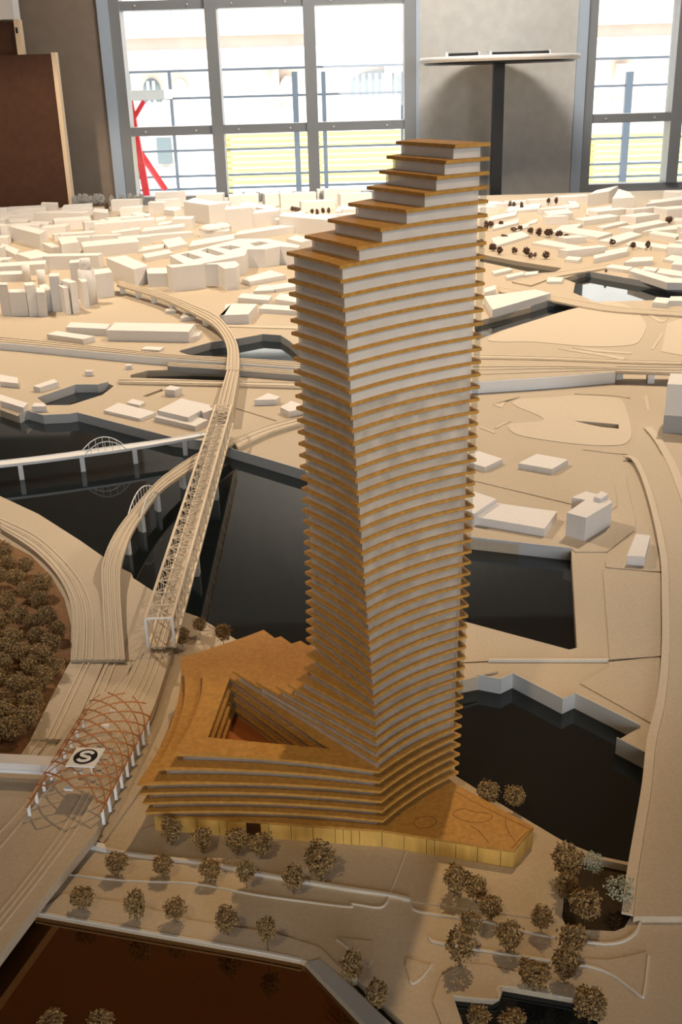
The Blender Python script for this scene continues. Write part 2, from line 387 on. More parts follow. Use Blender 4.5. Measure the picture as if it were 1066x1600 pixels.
# yellow slatted fence
YF = 12.0
fen = empty('slat_fence', 'yellow horizontal slat fence beyond the railing', 'fence', loc=(0, YF, FLOOR_Z))
for xa, xb in ((352, 640), (925, 1250)):
    for k in range(9):
        y = 214 + 9 * k; a, b = V(xa, y, YF), V(xb, y, YF)
        pchild(box('slat', a.x, b.x, YF, YF + 0.03, a.z - 0.022, a.z + 0.022, M['yellow']), fen)
    for xx in (xa + 2, (xa + xb) / 2, xb - 2):
        a = V(xx, 210, YF); pchild(box('post', a.x - 0.03, a.x + 0.03, YF + 0.03, YF + 0.07, FLOOR_Z - 0.05, a.z, M['yellow']), fen)
RY = 8.2
rl = empty('balcony_railing', 'thin grey metal railing with posts outside the windows', 'railing', loc=(0, RY, FLOOR_Z))
for y in (103, 146, 228, 268, 288):
    a, b = V(180, y, RY), V(1200, y - 8, RY); zz = (a.z + b.z) / 2
    pchild(box('rail', a.x, b.x, RY, RY + 0.014, zz - 0.008, zz + 0.008, M['rail']), rl)
for x, w in ((200, 3), (264, 4), (460, 8), (505, 6), (628, 3), (985, 10)):
    a = V(x, 112, RY); ww = w / FPX * RY / 2
    pchild(box('post', a.x - ww, a.x + ww, RY - 0.01, RY + 0.03, FLOOR_Z - 0.05, a.z, M['rail']), rl)
RT = 6.9
rs = empty('red_stand', 'red steel trestle with a white top outside the left window', 'stand', loc=(V(215, 200, RT).x, RT, FLOOR_Z))
for (xa, ya, xb, yb, w) in ((203, 158, 209, 200, .035), (225, 158, 205, 192, .025), (203, 160, 230, 308, .04), (208, 222, 258, 296, .03)):
    bar('leg', V(xa, ya, RT), V(xb, yb, RT + (0.12 if xb > 240 else 0)), w, w, M['red'], rs)
a, b = V(197, 150, RT), V(262, 146, RT)
pchild(box('top_plate', a.x, b.x, RT - 0.15, RT + 0.2, a.z - 0.025, a.z + 0.03, M['terrace']), rs)
# ================================================================== the model: table, ground with basins, water
TX0, TX1, TY0, TY1 = -2.05, 2.25, 0.22, 5.28
WZ = -0.013
tbl = empty('model_table', 'low dark table carrying the whole city model', 'table', loc=(0, 2.5, FLOOR_Z))
pchild(box('table_body', TX0 + 0.05, TX1 - 0.05, TY0 + 0.05, TY1 - 0.05, FLOOR_Z, -0.06, M['board']), tbl)
pchild(box('table_rim', TX0 - 0.02, TX1 + 0.02, TY0 - 0.02, TY1 + 0.02, -0.06, -0.045, M['board']), tbl)
basin = {}
basin['elbe'] = [(-260, 640), (0, 640), (28, 650), (43, 644), (68, 651), (110, 649), (121, 647), (271, 686), (330, 693), (360, 703), (478, 738), (600, 790),
                 (727, 842), (893, 860), (902, 1012), (890, 1015), (722, 970), (640, 985), (500, 1012), (391, 1004), (369, 999), (308, 963), (285, 955), (234, 920), (208, 903), (206, 896),
                 (192, 889), (160, 869), (126, 845), (60, 803), (0, 775), (-260, 690)]
basin['dock'] = [(700, 1068), (722, 1064), (752, 1058), (782, 1065), (802, 1056), (880, 1096), (899, 1087), (1000, 1137), (964, 1157), (1022, 1187), (1006, 1290), (997, 1350),
                 (938, 1338), (880, 1314), (769, 1248), (712, 1212)]
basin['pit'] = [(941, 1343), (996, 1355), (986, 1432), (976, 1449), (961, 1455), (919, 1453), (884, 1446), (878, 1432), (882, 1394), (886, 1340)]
basin['brown'] = [(54, 1426), (400, 1487), (469, 1500), (476, 1503), (568, 1600), (640, 1690), (200, 1760), (-150, 1720), (-150, 1470)]
basin['trench'] = [(540, 1530), (558, 1528), (632, 1600), (680, 1660), (650, 1660), (612, 1600)]
basin['lower'] = [(708, 1556), (770, 1562), (781, 1556), (786, 1541), (896, 1560), (904, 1570), (934, 1585), (936, 1640), (740, 1640), (723, 1600)]
basin['canal'] = [(740, 504), (757, 499), (830, 480), (861, 470), (872, 469), (921, 477), (865, 491), (782, 517), (745, 532)]
basin['canal2'] = [(750, 398), (760, 399), (813, 409), (878, 419), (868, 425), (837, 427), (758, 410), (750, 409)]
basin['harbour'] = [(880, 435), (916, 425), (1043, 447), (1120, 455), (1120, 470), (1045, 466), (1019, 469), (930, 472), (896, 457), (899, 442)]
basin['curve'] = [(281, 550), (329, 537), (374, 531), (411, 524), (439, 526), (453, 535), (467, 548), (485, 558), (485, 576), (374, 562), (300, 556)]
basin['slip'] = [(204, 586), (231, 579), (300, 577), (374, 580), (374, 596), (352, 595), (267, 592), (204, 590)]
basin['inner'] = [(60, 623), (119, 603), (153, 603), (169, 599), (178, 603), (160, 617), (109, 633), (73, 633)]
basin['slot'] = [(896, 657), (937, 660), (967, 663), (967, 670), (940, 667), (920, 663)]
basin['slot2'] = [(222, 619), (252, 608), (256, 610), (230, 620)]
W = {k: PX(v) for k, v in basin.items()}
land = empty('model_ground', 'beige card ground of the city model with cut out basins', 'model base', loc=(0, 0, 0))
outer = [(TX0, TY0), (TX1, TY0), (TX1, TY1), (TX0, TY1)]
def clampx(p): return [(min(max(x, TX0 + 0.03), TX1 - 0.03), min(max(y, TY0 + 0.03), TY1 - 0.03)) for x, y in p]
W = {k: clampx(v) for k, v in W.items()}
prism('ground_sheet', outer, -0.03, 0.0, M['card'], land, holes=list(W.values()))
LEVEL = {'slot': -0.008, 'brown': -0.0035, 'pit': -0.006, 'lower': -0.004, 'trench': -0.006}
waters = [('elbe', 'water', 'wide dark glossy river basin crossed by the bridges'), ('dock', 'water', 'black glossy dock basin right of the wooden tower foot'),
          ('brown', 'brown_reflection_water', 'brown glossy basin in the lower left foreground'), ('pit', 'pitground', 'dark sunken square planted with trees beside the dock'),
          ('trench', 'water', 'narrow dark trench beside the diagonal ramp'), ('lower', 'water', 'black basin at the bottom right edge with trees'),
          ('canal', 'water', 'dark canal behind the tower right of the white shed'), ('canal2', 'water', 'narrow dark canal behind the three low sheds'),
          ('harbour', 'water', 'shiny harbour basin mirroring the window at the right'), ('curve', 'water', 'curved shiny canal mirroring the window left of the tower'),
          ('slip', 'water', 'dark canal strip below the rail embankment'), ('inner', 'water', 'small dark inner harbour on the left quay'),
          ('slot', 'grey', 'grey sunken slot in the oval island'), ('slot2', 'water', 'tiny dark slot on the left quay')]
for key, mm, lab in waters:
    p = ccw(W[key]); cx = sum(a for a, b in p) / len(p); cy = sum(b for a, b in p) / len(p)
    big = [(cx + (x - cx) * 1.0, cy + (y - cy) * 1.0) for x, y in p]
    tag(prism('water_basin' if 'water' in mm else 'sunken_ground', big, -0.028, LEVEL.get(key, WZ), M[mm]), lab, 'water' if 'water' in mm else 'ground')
# white quay walls: a thin lining of the basin edges as the photo shows them
def quay(px, lab, h=0.0165, t=0.0012, m='quay'):
    P = [G(x, y, 0) for x, y in px]
    o = ribbon('quay_wall', [p + Vector((0, 0, WZ)) for p in P], t, h - 0.0004, M[m])
    tag(o, lab, 'wall')
quay([(782, 1065), (802, 1056), (880, 1096), (899, 1087), (1000, 1137)], 'pale zigzag quay wall along the far side of the black dock')
quay([(745, 1058), (782, 1065)], 'short pale quay wall under the small jetty')
quay([(964, 1157), (1022, 1187)], 'short grey quay wall at the right corner of the dock', m='grey')
quay([(715, 840), (893, 860)], 'pale quay wall right of the tower below the long white shed')
quay([(30, 650), (43, 644), (68, 651), (110, 649), (121, 647), (271, 686), (330, 693)], 'pale quay wall of the left bank above the river')
quay([(360, 703), (478, 738)], 'pale quay wall between truss bridge and tower')
quay([(60, 623), (119, 603), (153, 603), (169, 599)], 'pale quay wall of the small inner harbour')
quay([(281, 550), (329, 537), (374, 531), (411, 524), (439, 526), (453, 535), (467, 548)], 'grey curved quay wall of the shiny canal', m='grey')
quay([(916, 425), (1043, 447), (1120, 455)], 'grey quay wall of the mirror harbour', m='grey')
quay([(830, 480), (861, 470), (872, 469)], 'dark quay end of the canal behind the tower', m='grey')
# ================================================================== the wooden tower
DZ, Z55 = 0.0085, 0.0245
def zn(n): return Z55 + (55 - n) * DZ
Fpx = {8: (531, 418), 9: (532.5, 437.6), 10: (534, 459), 11: (535.7, 482), 12: (537, 504.6), 13: (539, 526), 14: (540.5, 547), 15: (542, 570), 16: (544, 591), 17: (545, 612.5),
       18: (547, 632), 19: (549, 652), 20: (551.6, 673), 21: (552.3, 694), 22: (553, 713), 23: (554, 732), 24: (555.5, 750), 25: (556.4, 770), 26: (558.6, 788.6), 27: (560, 808.7),
       28: (561, 828), 29: (562, 847), 38: (575.6, 1007), 42: (581, 1074), 46: (587, 1138), 50: (593.5, 1209), 55: (597.6, 1281)}
yR = [220.7, 244, 267, 290, 311.6, 334, 356, 377, 398, 419, 440, 461.5, 482, 503.7, 524, 543, 563, 583, 603, 622, 641, 659, 678.5, 698, 717, 735, 754, 772, 790.5, 808, 825.6, 843,
      860.7, 877, 893.6, 910, 926, 943, 959.6, 977, 993, 1008, 1024, 1040, 1057, 1072, 1087, 1102, 1117.5, 1133, 1148, 1163, 1177.5, 1191, 1206.5]
Lpx = {8: (446, 394), 9: (449.6, 414), 10: (451, 436), 11: (452, 457), 12: (453, 477.5), 14: (454.7, 518), 16: (458, 559), 18: (460, 597.5), 20: (463, 635), 22: (464.6, 672.5), 24: (466.5, 709),
       26: (469, 745), 28: (472, 778), 30: (473, 812), 32: (475, 846), 34: (476.5, 877.6), 36: (477, 908.6), 38: (477.5, 939.5), 40: (477.5, 968), 42: (478, 996)}
Llow = {43: (479, 1021), 44: (475, 1043), 45: (464, 1059), 46: (450, 1069), 47: (431, 1072), 48: (400, 1065), 49: (364, 1048)}
STEP = {1: ((711.5, 226), (618.6, 220.4), (660.8, 213.6)), 2: ((697, 251), (604, 243), None), 3: ((683, 276), (592.5, 266), None), 4: ((664, 302), (573, 291), None),
        5: ((634.6, 328), (544, 317), None), 6: ((594.7, 357), (512, 342), None), 7: ((558, 386), (476, 367.5), None)}
def fit(dic, deg):
    ns = sorted(dic); P = np.array([G2(*dic[n], zn(n)) for n in ns])
    cx, cy = np.polyfit(ns, P[:, 0], deg), np.polyfit(ns, P[:, 1], deg)
    return lambda n: Vector((np.polyval(cx, n), np.polyval(cy, n)))
fF = fit(Fpx, 3); fL = fit(Lpx, 3)
fR = fit({n: (767 - 50 * (n - 1) / 54, yR[n - 1]) for n in range(6, 56)}, 2)
def v2(px, py, z): return Vector(G2(px, py, z))
Bw = {1: v2(660.8, 213.6, zn(1)), 50: v2(470, 1001, zn(50)), 51: v2(439, 994, zn(51))}
BLOW = v2(412, 984, zn(52))
def corners(n):
    R = fR(n)
    if n <= 7:
        F, L = v2(*STEP[n][0], zn(n)), v2(*STEP[n][1], zn(n))
    else:
        F = fF(n); L = fL(n) if n <= 42 else v2(*Llow[min(n, 49)], zn(min(n, 49)))
    T = fR(8) + (fL(8) - fF(8)) * 1.0
    T = Vector((0.060, 0.765))
    if n <= 44: B = T
    elif n < 50: u = (n - 44) / 6; B = T.lerp(Bw[50], u ** 1.6)
    elif n <= 51: B = Bw[n]
    else: B = BLOW
    return F, R, B, L
def arc(a, b, sag, k=10):
    """points a..b (b left out); sag pushes the middle to the left of the walk"""
    d = b - a; nrm = Vector((-d.y, d.x)); out = []
    for i in range(k):
        t = i / k; out.append(a + d * t + nrm * sag * 4 * t * (1 - t))
    return out
BLpx = {50: (316, 1044), 51: (286, 1040), 52: (281.6, 1027.5)}
FLpx = {50: (269, 1178), 51: (243.6, 1200.6), 52: (214, 1224.6), 53: (218, 1239), 54: (222.5, 1254), 55: (227, 1269)}
HOLE = [v2(*p, zn(50)) for p in ((359, 1058), (325, 1152), (516, 1170))]
def hole(n, grow=0.0):
    c = sum(HOLE, Vector((0, 0))) / 3
    s = 1.0 - 0.045 * (n - 50) + grow
    return [c + (h - c) * s for h in HOLE]
def slab_outline(n, inset=0.0):
    F, R, B, L = corners(n)
    if n >= 50:
        BL = v2(*BLpx[min(n, 52)], zn(min(n, 52))); FL = v2(*FLpx[n], zn(n))
        c = (F + R + B + BL + FL) / 5
        pts = [F, R, B, BL, FL]
        if inset: pts = [p + (c - p).normalized() * inset * (1.5 if i in (0, 2, 4) else 1.2) for i, p in enumerate(pts)]
        F, R, B, BL, FL = pts
        return arc(F, R, 0.035) + arc(R, B, 0.03, 6) + arc(B, BL, 0.02, 6) + arc(BL, FL, 0.06) + arc(FL, F, 0.03)
    if inset:
        fr, fl = (R - F), (L - F)
        c = (F + R + B + L) / 4
        F2 = F + (c - F).normalized() * inset * 0.9
        R2 = R + (F - R).normalized() * inset * 0.9 + (c - R).normalized() * inset * 0.9
        L2 = L + (F - L).normalized() * inset * 0.4 + (c - L).normalized() * inset * 0.9
        B2 = B + (c - B).normalized() * inset * 3
        F, R, B, L = F2, R2, B2, L2
    s = min(1.0, 0.35 + n / 40)
    return arc(F, R, 0.055 * s) + arc(R, B, 0.0, 1) + arc(B, L, 0.0, 1) + arc(L, F, 0.03 * s * max(0.0, min(1.0, (46 - n) / 14)))
tower = empty('wooden_tower', 'tall curved tower model of stacked wooden slabs and frosted floors on a broad podium', 'tower', loc=(0, 0, 0))
TH = 0.0021
for n in range(1, 56):
    hl = [hole(n)] if n >= 50 else []
    s = prism('floor_slab', slab_outline(n), zn(n) - TH, zn(n), M['mdf'], tower, holes=hl)
    if n < 50:
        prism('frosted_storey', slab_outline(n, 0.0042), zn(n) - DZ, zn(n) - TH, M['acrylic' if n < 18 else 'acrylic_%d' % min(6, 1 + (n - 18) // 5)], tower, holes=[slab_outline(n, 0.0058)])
    else:
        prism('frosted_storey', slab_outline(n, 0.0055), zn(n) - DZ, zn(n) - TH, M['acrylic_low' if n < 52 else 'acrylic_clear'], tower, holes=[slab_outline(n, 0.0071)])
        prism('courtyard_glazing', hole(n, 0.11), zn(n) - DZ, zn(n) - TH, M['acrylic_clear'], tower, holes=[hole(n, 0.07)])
# clear acrylic sheet that joins the right-hand slab tips
for n in range(1, 49):
    R = fR(n); F = fF(max(n, 8)); d = (F - R).normalized(); nb = (Vector((0.06, 0.765)) - R).normalized()
    a = R + d * 0.0015 + nb * 0.001; b = R + d * 0.0055 + nb * 0.0022
    m_ = Vector((-d.y, d.x)) * 0.0005
    prism('clear_edge_pane', [a - m_, b - m_, b + m_, a + m_], zn(n) - DZ, zn(n) - TH, M['clear'], tower)
# courtyard floor
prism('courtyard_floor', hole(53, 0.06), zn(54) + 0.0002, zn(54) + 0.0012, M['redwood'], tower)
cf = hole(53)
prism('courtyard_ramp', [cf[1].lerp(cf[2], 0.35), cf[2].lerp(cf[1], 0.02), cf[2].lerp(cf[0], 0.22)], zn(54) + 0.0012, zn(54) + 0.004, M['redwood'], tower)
# plinth of pale planks
ZP = 0.0158
pl = [(240, 1272), (597, 1297), (803, 1329), (834, 1292), (714, 1226)]
P = [v2(x, y, ZP) for x, y in pl]
back = [v2(412, 992, Z55), v2(288, 1036, Z55)]
top_out = P + [fR(55) * 0.0 + back[0], back[1]]
plinth = empty('wooden_plinth', 'low wooden plinth of pale vertical planks under the tower', 'plinth')
ins = 0.0012
cpl = sum(P, Vector((0, 0))) / 5
prism('plinth_top', top_out, ZP - 0.002, ZP, M['mdf'], plinth)
prism('plinth_core', [p + (cpl - p).normalized() * 0.004 for p in top_out], 0.0, ZP - 0.002, M['board'], plinth)
front = P[:3]; lens = [(front[1] - front[0]).length, (front[2] - front[1]).length]; tot = sum(lens)
def along(s):
    if s <= lens[0]: return front[0].lerp(front[1], s / lens[0])
    return front[1].lerp(front[2], (s - lens[0]) / lens[1])
widths = []; rnd = random.Random(3); s = 0
gap0, gap1 = 0.265 * tot, 0.305 * tot
cutl = [0.0]
while cutl[-1] < tot - 0.006:
    nxt = cutl[-1] + rnd.choice((0.0155, 0.0165, 0.017, 0.006))
    if cutl[-1] < gap0 < nxt: nxt = gap0
    elif abs(cutl[-1] - gap0) < 1e-9: nxt = gap1
    cutl.append(min(nxt, tot))
for a, b in zip(cutl, cutl[1:]):
    if abs(a - gap0) < 1e-9: continue
    p, q_ = along(a + 0.0002), along(b - 0.0002); d = (q_ - p).normalized(); nin = Vector((-d.y, d.x)) * (0.0022 + rnd.uniform(-.0003, .0003))
    prism('plank', [p, q_, q_ + nin, p + nin], 0.0, ZP - 0.0021 + rnd.uniform(-.0002, .0002), M['ply'], plinth)
for k in range(3):
    p, q_ = P[2].lerp(P[3], k / 3 + .005), P[2].lerp(P[3], (k + 1) / 3 - .005); d = (q_ - p).normalized(); nin = Vector((-d.y, d.x)) * 0.0022
    prism('plank', [p, q_, q_ + nin, p + nin], 0.0, ZP - 0.0021, M['ply'], plinth)
p, q_ = along(gap0), along(gap1); d = (q_ - p).normalized(); nin = Vector((-d.y, d.x))
prism('dark_gateway', [p + nin * .0035, q_ + nin * .0035, q_ + nin * .006, p + nin * .006], 0.0, ZP - 0.0021, M['black'], plinth)
for k in range(14):   # left end planks
    p, q_ = P[0].lerp(back[1], k / 14 + .002), P[0].lerp(back[1], (k + 1) / 14 - .002); d = (q_ - p).normalized(); nin = Vector((d.y, -d.x)) * 0.0022
    prism('plank', [p, q_, q_ + nin, p + nin], 0.0, ZP - 0.0021, M['ply'], plinth)
def engraved(pxs, closed=False):
    path = [Vector((*v2(x, y, ZP), ZP)) for x, y in pxs]
    path = spline(path, 8, closed)
    if closed: path.append(path[0])
    ribbon('engraved_line', path, 0.0005, 0.00012, M['engrave'], plinth)
engraved([(647, 1286), (655, 1278), (672, 1276), (682, 1283), (674, 1292), (655, 1294)], True)
engraved([(708, 1273), (718, 1265), (728, 1264), (740, 1268), (766, 1272), (768, 1279), (752, 1285), (728, 1283)], True)
engraved([(791, 1277), (791, 1290), (797, 1304), (806, 1314)])
engraved([(712, 1237), (760, 1263), (830, 1296)]); engraved([(828, 1297), (812, 1312), (800, 1326)])
engraved([(735, 1290), (750, 1300), (765, 1318)])
# ================================================================== thin card sheets, roads and embankments of the model
def sheet(name, lab, px, z0, z1, m='card', cat='card sheet', holes=(), smooth=False):
    pts = PX(px, z1)
    if smooth: pts = [(p.x, p.y) for p in spline([Vector((x, y, 0)) for x, y in pts], 6, True)]
    return tag(prism(name, pts, z0, z1, M[m], holes=holes), lab, cat)
T = 0.0011
sheet('road_island', 'oval card island with a sunken slot right of the tower', [(803, 632), (811, 624), (854, 621), (906, 618), (964, 622), (976, 631), (979, 640), (983, 652), (987, 676), (983, 688), (968, 695),
      (923, 695), (865, 689), (813, 680), (796, 670), (800, 662), (850, 655)], 0, T, 'card_light', holes=[PX(basin['slot'], T)], smooth=True)
sheet('road_island', 'large pale rounded card field behind the oval island', [(762, 529), (865, 491), (920, 477), (954, 470), (990, 482), (1009, 505), (1008, 516), (1002, 529), (985, 539), (920, 541), (837, 534)], 0, T, 'card_light', smooth=True)
sheet('road_island', 'pale card field cut by the right picture edge beside the rounded field', [(1043, 505), (1066, 497), (1250, 500), (1250, 560), (1066, 555), (1034, 549)], 0, T, 'card_light')
sheet('card_sheet', 'stepped card sheet carrying the white sheds right of the tower', [(690, 690), (745, 680), (769, 694), (827, 708), (892, 722), (968, 735), (978, 742), (985, 780), (993, 811), (992, 828), (949, 862), (899, 862), (893, 856), (727, 838), (690, 822)], 0, T)
sheet('card_sheet', 'upper card sheet around the two flat white sheds', [(690, 738), (733, 749), (892, 787), (950, 801), (964, 790), (964, 777), (956, 746), (945, 738), (888, 724), (827, 711), (760, 698), (700, 700)], T, 2 * T)
sheet('card_sheet', 'square card field beside the raised road right of the upper basin', [(942, 890), (1043, 897), (1045, 1024), (953, 1030)], 0, T)
sheet('card_sheet', 'pointed card field behind the black dock', [(906, 1067), (952, 1042), (952, 1034), (1041, 1030), (1037, 1085), (1026, 1134)], 0, T)
sheet('card_sheet', 'small card wedge with the narrow white block beside the road', [(947, 886), (946, 876), (949, 864), (994, 832), (1012, 822), (1038, 876), (1043, 894)], 0, T)
sheet('road_island', 'thin tapering card island below the oval island', [(909, 702), (960, 697), (990, 693), (994, 711), (950, 707)], 0, T)
sheet('road_island', 'narrow card strip near the top right bridge piers', [(1006, 618), (1012, 617), (1018, 652), (1013, 655)], 0, T, 'card_light')
sheet('road_island', 'curved card sliver above the oval island', [(898, 615), (960, 612), (982, 607), (985, 622), (960, 618)], 0, T)
for px, lab in (([(895, 543), (940, 546), (988, 551), (986, 553), (930, 549)], 'thin upper card sliver on the road fork'), ([(872, 545), (920, 549), (978, 558), (975, 562), (930, 554)], 'thin lower card sliver on the road fork'),
                ([(1001, 484), (1020, 492), (1035, 501), (1045, 497), (1038, 503), (1030, 503), (1012, 492)], 'hooked card sliver by the rounded field'),
                ([(1034, 520), (1037, 522), (1021, 546), (1018, 545)], 'short slanting card sliver by the right edge'), ([(770, 632), (800, 625), (812, 620), (790, 628), (785, 637)], 'small curved card sliver left of the oval island'),
                ([(752, 666), (775, 675), (773, 677), (750, 668)], 'short card sliver below the tower edge'), ([(773, 668), (785, 661), (799, 658), (787, 663), (776, 669)], 'tiny curved card sliver near the oval tip')):
    sheet('road_sliver', lab, px, 0, T, 'card_light')
# raised road along the right edge
edge = [(978, 712), (995, 718), (1011, 746), (1029, 804), (1043, 873), (1046, 935), (1047, 1020), (1040, 1097), (1026, 1160), (1019, 1230), (1008, 1300), (997, 1370), (990, 1432)]
ze = 0.005
road = empty('raised_road', 'raised card road along the right edge of the picture', 'road')
EW = [G(x, y, ze) for x, y in edge]; ES = spline(EW, 5)
prism('road_deck', [(p.x, p.y) for p in ES] + [G2(1130, 1432, ze), G2(1180, 1000, ze), G2(1150, 800, ze), G2(1090, 712, ze)], 0, ze, M['card'], road)
ribbon('road_kerb', ES, 0.0075, 0.0014, M['card_light'], road, off=-0.004)
E2 = spline([G(x, y, ze) for x, y in ((1012, 668), (1030, 690), (1052, 730), (1075, 790))], 5)
ribbon('road_kerb', E2, 0.012, 0.0012, M['card_light'], road)
sheet('road_ramp', 'curved card road rising from the right bridge to the raised road', [(1010, 640), (1050, 640), (1090, 712), (1012, 742), (1000, 720), (980, 712)], 0, 0.003)
# module seam across the model
for px, lab in (([(722, 1036), (765, 1034), (955, 1033), (1045, 1024)], 'thin dark module seam right of the tower'), ([(110, 1032), (205, 1033), (232, 1032)], 'thin dark module seam across the left tracks')):
    tag(ribbon('module_seam', [G(x, y, 0) for x, y in px], 0.0011, 0.0004, M['gap']), lab, 'seam')
tag(ribbon('white_strip', [G(x, y, 0) for x, y in ((763, 1034), (850, 1034), (950, 1034))], 0.0022, 0.003, M['kerb']), 'long thin white strip on the land behind the black dock', 'strip')
j = sheet('jetty', 'small card jetty with white edge at the tower foot', [(700, 1068), (720, 1064), (779, 1048), (762, 1038), (725, 1036), (700, 1040)], 0, 0.0025)
# kerbs of the foreground
KERBS = [([(130, 1322), (205, 1337), (330, 1353), (405, 1368), (470, 1379), (540, 1391), (607, 1401), (642, 1409)], 0.0026, 0.0035, 'thick white retaining kerb along the row of trees before the plinth'),
         ([(97, 1366), (200, 1377), (300, 1381), (400, 1399), (480, 1410), (547, 1418), (550, 1413), (590, 1419), (603, 1413), (610, 1398), (636, 1332)], 0.0012, 0.0015, 'thin white kerb bending up to the plinth'),
         ([(54, 1426), (200, 1452), (400, 1487), (470, 1501)], 0.0022, 0.0018, 'white rim kerb of the brown basin'),
         ([(642, 1412), (650, 1424), (700, 1433), (760, 1441), (800, 1453), (868, 1466)], 0.0016, 0.0017, 'white kerb between the clumps of trees at the right'),
         ([(670, 1466), (680, 1473), (740, 1484), (860, 1502)], 0.0016, 0.0017, 'white kerb running behind the front right trees'),
         ([(918, 1473), (945, 1476), (970, 1473), (990, 1462), (1000, 1445), (1008, 1405)], 0.0018, 0.0017, 'white kerb curving round the sunken square'),
         ([(898, 1508), (925, 1512), (955, 1524), (985, 1546), (1000, 1557), (1007, 1553), (1014, 1495)], 0.0018, 0.0017, 'white kerb of the triangular island at the right'),
         ([(526, 1469), (548, 1485)], 0.0014, 0.0014, 'short slanting white kerb beside the diagonal ramp'), ([(640, 1534), (646, 1538), (660, 1528), (676, 1508)], 0.0012, 0.0014, 'small hooked white kerb at the bottom middle'),
         ([(707, 1557), (770, 1563), (781, 1557), (786, 1542), (896, 1561)], 0.0014, 0.0012, 'white rim of the black basin at the bottom right')]
for px, w, h, lab in KERBS:
    tag(ribbon('kerb', spline([G(x, y, 0) for x, y in px], 4) if len(px) > 2 else [G(x, y, 0) for x, y in px], w * 0.8, h * 0.8, M['kerb']), lab, 'kerb')
sheet('pavement', 'card pavement strip between road and brown basin', [(60, 1424), (100, 1396), (210, 1413), (300, 1438), (430, 1458), (500, 1480), (540, 1520), (470, 1499), (400, 1486)], 0, T)
sheet('pavement', 'card pavement between kerb and wooden plinth', [(150, 1320), (245, 1288), (600, 1322), (800, 1357), (840, 1340), (880, 1330), (878, 1440), (640, 1408), (405, 1366), (205, 1335)], 0, 0.0008)
sheet('ramp', 'grey diagonal card ramp beside the brown basin', [(480, 1503), (500, 1498), (535, 1528), (612, 1600), (680, 1680), (640, 1685), (572, 1600)], 0, 0.0016, 'grey')
sheet('pavement', 'round ended card pavement around the bottom right basin', [(690, 1600), (676, 1565), (690, 1525), (720, 1505), (760, 1508), (880, 1535), (950, 1565), (968, 1590), (968, 1660), (690, 1660)], 0, 0.0009, holes=[PX(basin['lower'], 0.0009)])
sheet('road_island', 'small triangular card island near the bottom middle', [(636, 1497), (674, 1508), (648, 1537), (641, 1534), (634, 1510)], 0, 0.0009)
sheet('road_island', 'small rounded card island left of the bottom middle', [(532, 1465), (582, 1470), (582, 1500), (576, 1510), (560, 1498)], 0, 0.0009)
sheet('road_island', 'triangular card island right of the front trees', [(900, 1497), (950, 1500), (985, 1494), (1012, 1487), (1006, 1552), (1000, 1556), (955, 1522), (925, 1510)], 0, 0.0009)
# grove ground at the left
sheet('grove_ground', 'brown felt ground under the dense grove at the left', [(-60, 830), (0, 842), (48, 868), (80, 900), (100, 935), (110, 975), (109, 1030), (95, 1080), (60, 1140), (46, 1165), (60, 1188), (0, 1190), (-60, 1190)], 0, 0.0012, 'felt')
# ------------------------------------------------------------------ decks and tracks
def deck(name, lab, Lp, Rp, zL, th, m='card', n=40, rails=(), cat='track', rm='card_light', rw=0.0016, rh=0.001):
    zs = zL if hasattr(zL, '__len__') else [zL] * len(Lp)
    L = resample(spline([G(x, y, z) for (x, y), z in zip(Lp, zs)], 8), n); R = resample(spline([G(x, y, z) for (x, y), z in zip(Rp, zs)], 8), n)
    for a, b in zip(L, R): z = (a.z + b.z) / 2; a.z = z; b.z = z
    o = empty(name, lab, cat)
    put('deck', loft_mesh('deck', L, R, th), M[m], o)
    for u in rails:
        path = [a.lerp(b, u) for a, b in zip(L, R)]
        ribbon('rail', path, rw, rh, M[rm], o)
    return o, L, R
deck('rail_curve', 'broad card rail curve around the grove', [(0, 825), (45, 854), (78, 884), (102, 920), (112, 956), (113, 998), (110, 1031)], [(-5, 800), (60, 827), (111, 869), (144, 908), (162, 950), (165, 990), (165, 1031)],
     0.007, 0.007, rails=(0.16, 0.36, 0.44, 0.62))
deck('rail_track', 'straight card track running down beside the grove', [(110, 1033), (80, 1090), (48, 1155)], [(163, 1034), (138, 1090), (108, 1155)], 0.004, 0.004, n=12, rails=(0.42, 0.58))
deck('rail_track', 'narrow card track between the grove track and the truss bridge', [(166, 1033), (130, 1110), (110, 1155)], [(205, 1033), (190, 1080), (150, 1140)], 0.004, 0.004, n=12, rails=(0.12, 0.4))
deck('rail_track', 'faint card track passing under the white footbridge', [(48, 1157), (0, 1225), (-60, 1300)], [(75, 1157), (25, 1225), (-20, 1290)], 0.002, 0.002, n=12, rails=(0.1, 0.5))
bB, LB, RB = deck('curved_bridge', 'curved card road bridge swinging from the grove to the truss bridge', [(165, 1031), (160, 935), (159, 884), (174, 842), (201, 803), (240, 758), (265, 737), (312, 706), (362, 683)],
     [(196, 1031), (189, 935), (190, 884), (204, 839), (221, 809), (249, 770), (287, 741), (325, 718), (366, 692)], [0.008, 0.011] + [0.016, 0.018, 0.018, 0.018, 0.016, 0.012, 0.009], 0.003, rails=(0.06, 0.32, 0.42, 0.68, 0.94), cat='bridge')
